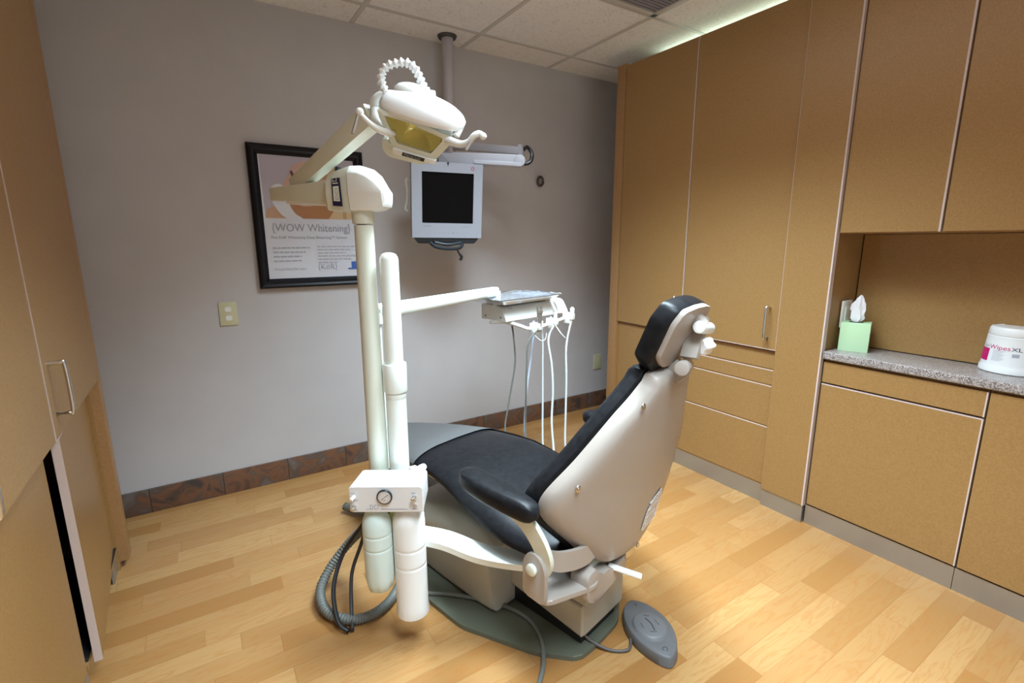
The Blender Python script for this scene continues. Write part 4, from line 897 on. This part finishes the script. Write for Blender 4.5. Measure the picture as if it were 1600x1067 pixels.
# hood: domed visor
b = bmn(); rings = []
NX = 26
for i in range(NX+1):
    x_ = -.100+.214*i/NX; e_ = max(0.0, 1-((x_-.007)/.109)**2)**.5
    ring = []
    for k in range(20):
        a_ = math.pi*k/19; ring.append(LH(x_, .008+.058*math.cos(a_)*e_**.8-.01, .025+.042*math.sin(a_)*max(e_, .08)**1.1))
    for k in range(20):
        a_ = math.pi*(19-k)/19; ring.append(LH(x_, .008+.052*math.cos(a_)*e_**.8-.01, .018+.034*math.sin(a_)*max(e_, .08)**1.1))
    rings.append(ring)
loft(b, rings); part('hood', b, whitep, lt, 'domed white hood', ang=50)
b = bmn(); rings = []
for i in range(15):
    x_ = -.075+.10*i/14; e_ = max(0.0, 1-((x_+.025)/.051)**2)**.5; rings.append([LH(x_, -.03+.03*math.cos(2*math.pi*k/20)*max(e_, .05), .052+.022*math.sin(2*math.pi*k/20)*max(e_, .05)) for k in range(20)])
loft(b, rings); part('hood_cap', b, white2, lt, 'smooth raised cap')
# lens body
fr_o = [(-.098, .018), (-.02, .020), (.090, .004), (.094, -.010), (.060, -.068), (-.050, -.068), (-.092, .0)]
fr_i = [(-.078, .010), (-.02, .010), (.070, -.004), (.070, -.012), (.046, -.054), (-.042, -.052), (-.070, -.008)]
b = bmn(); a_ = [b.verts.new(LH(p[0], .040, p[1])) for p in fr_o]; c_ = [b.verts.new(LH(p[0], .043, p[1])) for p in fr_i]; d_ = [b.verts.new(LH(p[0]*.9, -.03, p[1]*.9)) for p in fr_o]; i_ = [b.verts.new(LH(p[0], .030, p[1])) for p in fr_i]
for k in range(7):
    j = (k+1) % 7; b.faces.new((a_[k], a_[j], c_[j], c_[k])); b.faces.new((a_[j], a_[k], d_[k], d_[j])); b.faces.new((c_[k], c_[j], i_[j], i_[k]))
b.faces.new(d_); part('lamp_body', b, cream, lt, 'translucent white lamp body', ang=20)
b = bmn(); rings = []
for k, n_ in ((1.0, .031), (.85, .010), (.6, -.008), (.3, -.018), (.05, -.020)):
    rings.append([LH(-.003+(p[0]+.003)*k, n_, -.02+(p[1]+.02)*k) for p in rp(fr_i, .01, 3)])
loft(b, rings, cap=False, capb=True); part('reflector', b, reflm, lt, 'golden reflector bowl', ang=60)
b = bmn(); b_c = [LH(p[0], .036, p[1]) for p in rp(fr_i, .008, 3)]; slab(b, b_c, nf*.002); part('lens', b, lensm, lt, 'yellow tinted lens')
b = bmn(); cyl(b, LH(.0, .004, -.006), LH(.03, .004, -.010), .007, .005, seg=14, bev=.001); tube(b, [LH(-.02, .02, .005), LH(-.022, .022, -.012), LH(-.03, .02, -.03)], .0016, 8); part('bulb', b, bulbm, lt, 'yellow bulb')
b = bmn(); slab(b, [LH(p[0], .036, p[1]) for p in rp([(-.052, -.066), (.062, -.066), (.060, -.078), (-.048, -.080)], .003, 2)], nf*.012, .001); part('name_strip', b, white2, lt)
b = bmn(); b.faces.new([b.verts.new(LH(p[0], .0488, p[1])) for p in ((-.024, -.0675), (.034, -.0675), (.032, -.0775), (-.026, -.0775))]); ns = part('name_label', b, blackp, lt, 'black name label')
b = bmn(); text_bm(b, 'Marus Lux', LH(-.020, .0494, -.0755), LXa, up_, .010); part('label_print', b, silver, ns)
b = bmn(); slab(b, [LH(p[0], .0, p[1]) for p in rp([(-.085, -.058), (-.080, -.092), (-.06, -.102), (.030, -.098), (.044, -.082), (.044, -.074), (-.055, -.076), (-.066, -.056)], .008, 3)], nf*.03, .004); part('lower_shield', b, cream, lt, 'cream lower shield')
# handles
b = bmn(); tube(b, [at(616, 209, D0-.0), at(602, 206, D0-.02), at(588, 200, D0-.04), at(575, 190, D0-.05), at(565, 180, D0-.05), at(562, 176, D0-.05)], .006, 12, radii=[.010, .009, .008, .006, .006, .007]); sphere(b, at(562, 175, D0-.05), .010); part('handle', b, white2, lt, 'curved left handle')
b = bmn(); bar(b, at(560, 178, D0-.05), at(551, 209, D0-.05), .012, .006, .002); part('handle_tab', b, beige, lt)
b = bmn(); tube(b, [at(694, 216, D0-.0), at(708, 222, D0-.02), at(722, 225, D0-.03), at(733, 221, D0-.04), at(741, 212, D0-.05), at(749, 209, D0-.05), at(755, 213, D0-.05)], .006, 12, radii=[.012, .010, .008, .0075, .0075, .0075, .007]); sphere(b, at(755, 213, D0-.05), .0085); part('handle', b, white2, lt, 'curved right handle')
b = bmn(); bar(b, at(740, 215, D0-.045), at(728, 235, D0-.045), .012, .006, .002); part('handle_tab', b, beige, lt)
b = bmn(); tube(b, [at(711, 192, D0), at(717, 200, D0-.01), at(712, 212, D0-.01)], .010, 10); part('side_clip', b, white2, lt, 'white side clip')
# modular link hose arch
arch = spline([at(606, 150, D0), at(598, 135, D0), at(595, 118, D0), at(602, 105, D0), at(618, 99, D0), at(636, 98, D0), at(648, 106, D0), at(656, 122, D0), at(662, 136, D0), at(668, 145, D0)], 8)
tot = sum((p2-p1_).length for p1_, p2 in zip(arch, arch[1:])); NL = 16
pts_ = []; acc = 0; tgt = 0
for p1_, p2 in zip(arch, arch[1:]):
    L_ = (p2-p1_).length
    while tgt <= acc+L_ and len(pts_) < NL+1: pts_.append(p1_.lerp(p2, (tgt-acc)/L_)); tgt += tot/NL
    acc += L_
while len(pts_) < NL+1: pts_.append(arch[-1])
b = bmn()
for p1_, p2 in zip(pts_, pts_[1:]):
    d_ = (p2-p1_).normalized(); L_ = (p2-p1_).length
    lathe(b, p1_, [(.006, -.001), (.0085, L_*.25), (.0125, L_*.5), (.0080, L_*.8), (.006, L_*1.02)], axis=d_, seg=8)
part('link_hose', b, whitep, lt, 'white jointed link hose arch', flat=True)
b = bmn(); bar(b, at(671, 143, D0), at(673, 161, D0), .026, .022, .005); part('hose_clamp', b, white2, lt, 'white hose end clamp')

# ------------------------------------------------------------------ floor items
# foot control
fcn = V((1.10, .905, 0)); fa = (V((1.05, .79, 0))-V((1.125, 1.015, 0))).normalized(); fb_ = V((-fa.y, fa.x, 0))
t = thing('foot_control', 'grey leaf shaped foot control lying on the floor by the chair', 'foot control', fcn)
def FP(x_, y_, z_): return fcn+fa*x_+fb_*y_+Z*z_
leaf = [(-.128, -.012), (-.10, -.045), (-.04, -.068), (.03, -.066), (.09, -.040), (.122, -.012), (.122, .012), (.09, .045), (.03, .072), (-.04, .072), (-.10, .045), (-.128, .012)]
lp = [(p.x, p.y) for p in spline([V((*p, 0)) for p in leaf], 4, True)]
b = bmn(); loft(b, [[FP(p[0]*k, p[1]*k, z_) for p in lp] for k, z_ in ((.97, 0), (1, .003), (.97, .030), (.95, .035), (.92, .037), (.5, .037))]); part('housing', b, greym, t, ang=45)
b = bmn(); loft(b, [[FP(.0+r_*1.12*math.cos(2*math.pi*j/48), r_*math.sin(2*math.pi*j/48), z_) for j in range(48)] for r_, z_ in ((.056, .036), (.050, .046), (.047, .048), (.02, .049))]); part('pedal_disc', b, mat('pedal_grey', (.165, .165, .172), .45), t, 'raised round pedal disc', ang=45)
b = bmn(); tube(b, [FP(-.025, -.004, .0490), FP(0, .003, .0496), FP(.028, .0, .0490)], .0016, 6)
for (x_, y_, dx, dy) in ((.0, .024, .012, .002), (.0, -.028, .010, 0), (.032, -.006, .003, .010), (-.034, .006, .003, .008)): tube(b, [FP(x_-dx, y_-dy, .0488), FP(x_+dx, y_+dy, .0488)], .0011, 6, smooth=False)
P = [FP(.09+.008*math.cos(k*math.pi/6), .0+.008*math.sin(k*math.pi/6), .0375) for k in range(11)]; tube(b, P, .0008, 6, smooth=False); P = [FP(-.10+.006*math.cos(k*math.pi/6), .0+.006*math.sin(k*math.pi/6), .0375) for k in range(7)]; tube(b, P, .0008, 6, smooth=False)
part('engraved_marks', b, mat('mark_dark', (.04, .04, .05), .5), t, 'dark engraved symbols')
b = bmn(); tube(b, [FP(.0, -.066, .012) if FP(0, -.066, 0).x < fcn.x else FP(.0, .07, .012), V((1.0, .90, .008)), V((.95, .93, .008)), V((.91, .985, .010+.016)), V((.90, 1.03, .05))], .0045, 8); part('cord', b, mat('cord_brown_grey', (.10, .085, .08), .5), t, 'thin dark cord')

# grey corrugated hose loop, black cables, supply hose
hp_ = [V((.56, 1.62, .035)), V((.50, 1.55, .022)), V((.44, 1.49, .020)), V((.37, 1.462, .020)), V((.30, 1.48, .022)), V((.245, 1.55, .030)), V((.245, 1.64, .05)), V((.30, 1.70, .09)), V((.37, 1.70, .16)), V((.42, 1.62, .26)), V((.44, 1.54, .36))]
b = bmn(); P = spline(hp_, 34); tube(b, P, lambda i, n: .0155+.0016*(1 if i % 4 < 2 else -1), 12, smooth=False)
single('corrugated_hose', b, hoseg, 'grey ribbed hose looping over the floor behind the bottles', 'hose', (.4, 1.5, 0), ang=80)
b = bmn(); tube(b, [V((.29, 1.44, .012)), V((.265, 1.475, .035)), V((.275, 1.56, .10)), V((.33, 1.63, .17)), V((.40, 1.60, .28)), V((.43, 1.54, .38))], .0075, 10)
single('black_cable', b, blackp, 'black cable arching from the ribbed hose up behind the short bottle, outer one', 'cable', (.29, 1.46, 0))
b = bmn(); tube(b, [V((.30, 1.437, .012)), V((.315, 1.50, .045)), V((.34, 1.57, .12)), V((.38, 1.59, .20)), V((.42, 1.57, .32)), V((.44, 1.52, .38))], .0062, 10)
single('black_cable', b, mat('dark_grey_cable', (.035, .035, .037), .5), 'dark grey braided cable running just inside the black one', 'cable', (.31, 1.46, 0))
b = bmn(); tube(b, [V((.50, 1.50, .10)), V((.56, 1.46, .028)), V((.62, 1.415, .024)), V((.70, 1.335, .024)), V((.765, 1.25, .024)), V((.80, 1.16, .023)), V((.79, 1.075, .022)), V((.755, 1.01, .010)), V((.70, .955, .009)), V((.62, .90, .009)), V((.50, .84, .009))], .0072, 10)
single('supply_hose', b, hoseg, 'grey hose running across the chair base plate toward the viewer', 'hose', (.7, 1.2, 0))
t = thing('utility_box', 'grey plastic floor junction box beyond the control box', 'utility box', (.72, 2.0, 0))
b = bmn(); E1u = V((.842, -.54, 0)); obox(b, (.70, 2.06, 0), (E1u, V((.54, .842, 0)), Z), (-.16, .17), (-.09, .09), (0, .15), .015, 3); part('housing', b, mat('utility_grey', (.24, .23, .24), .5), t)
b = bmn(); obox(b, (.70, 2.06, 0), (E1u, V((.54, .842, 0)), Z), (-.165, .176), (-.096, .096), (.148, .175), .012, 3); part('cover', b, mat('utility_cover', (.30, .29, .30), .5), t)
b = bmn(); tube(b, [V((.47, 2.20, .03)), V((.52, 2.12, .025)), V((.58, 2.05, .03)), V((.62, 2.02, .06))], .018, 12)
single('drain_hose', b, hoseg, 'short grey hose end on the floor left of the control box', 'hose', (.5, 2.15, 0))
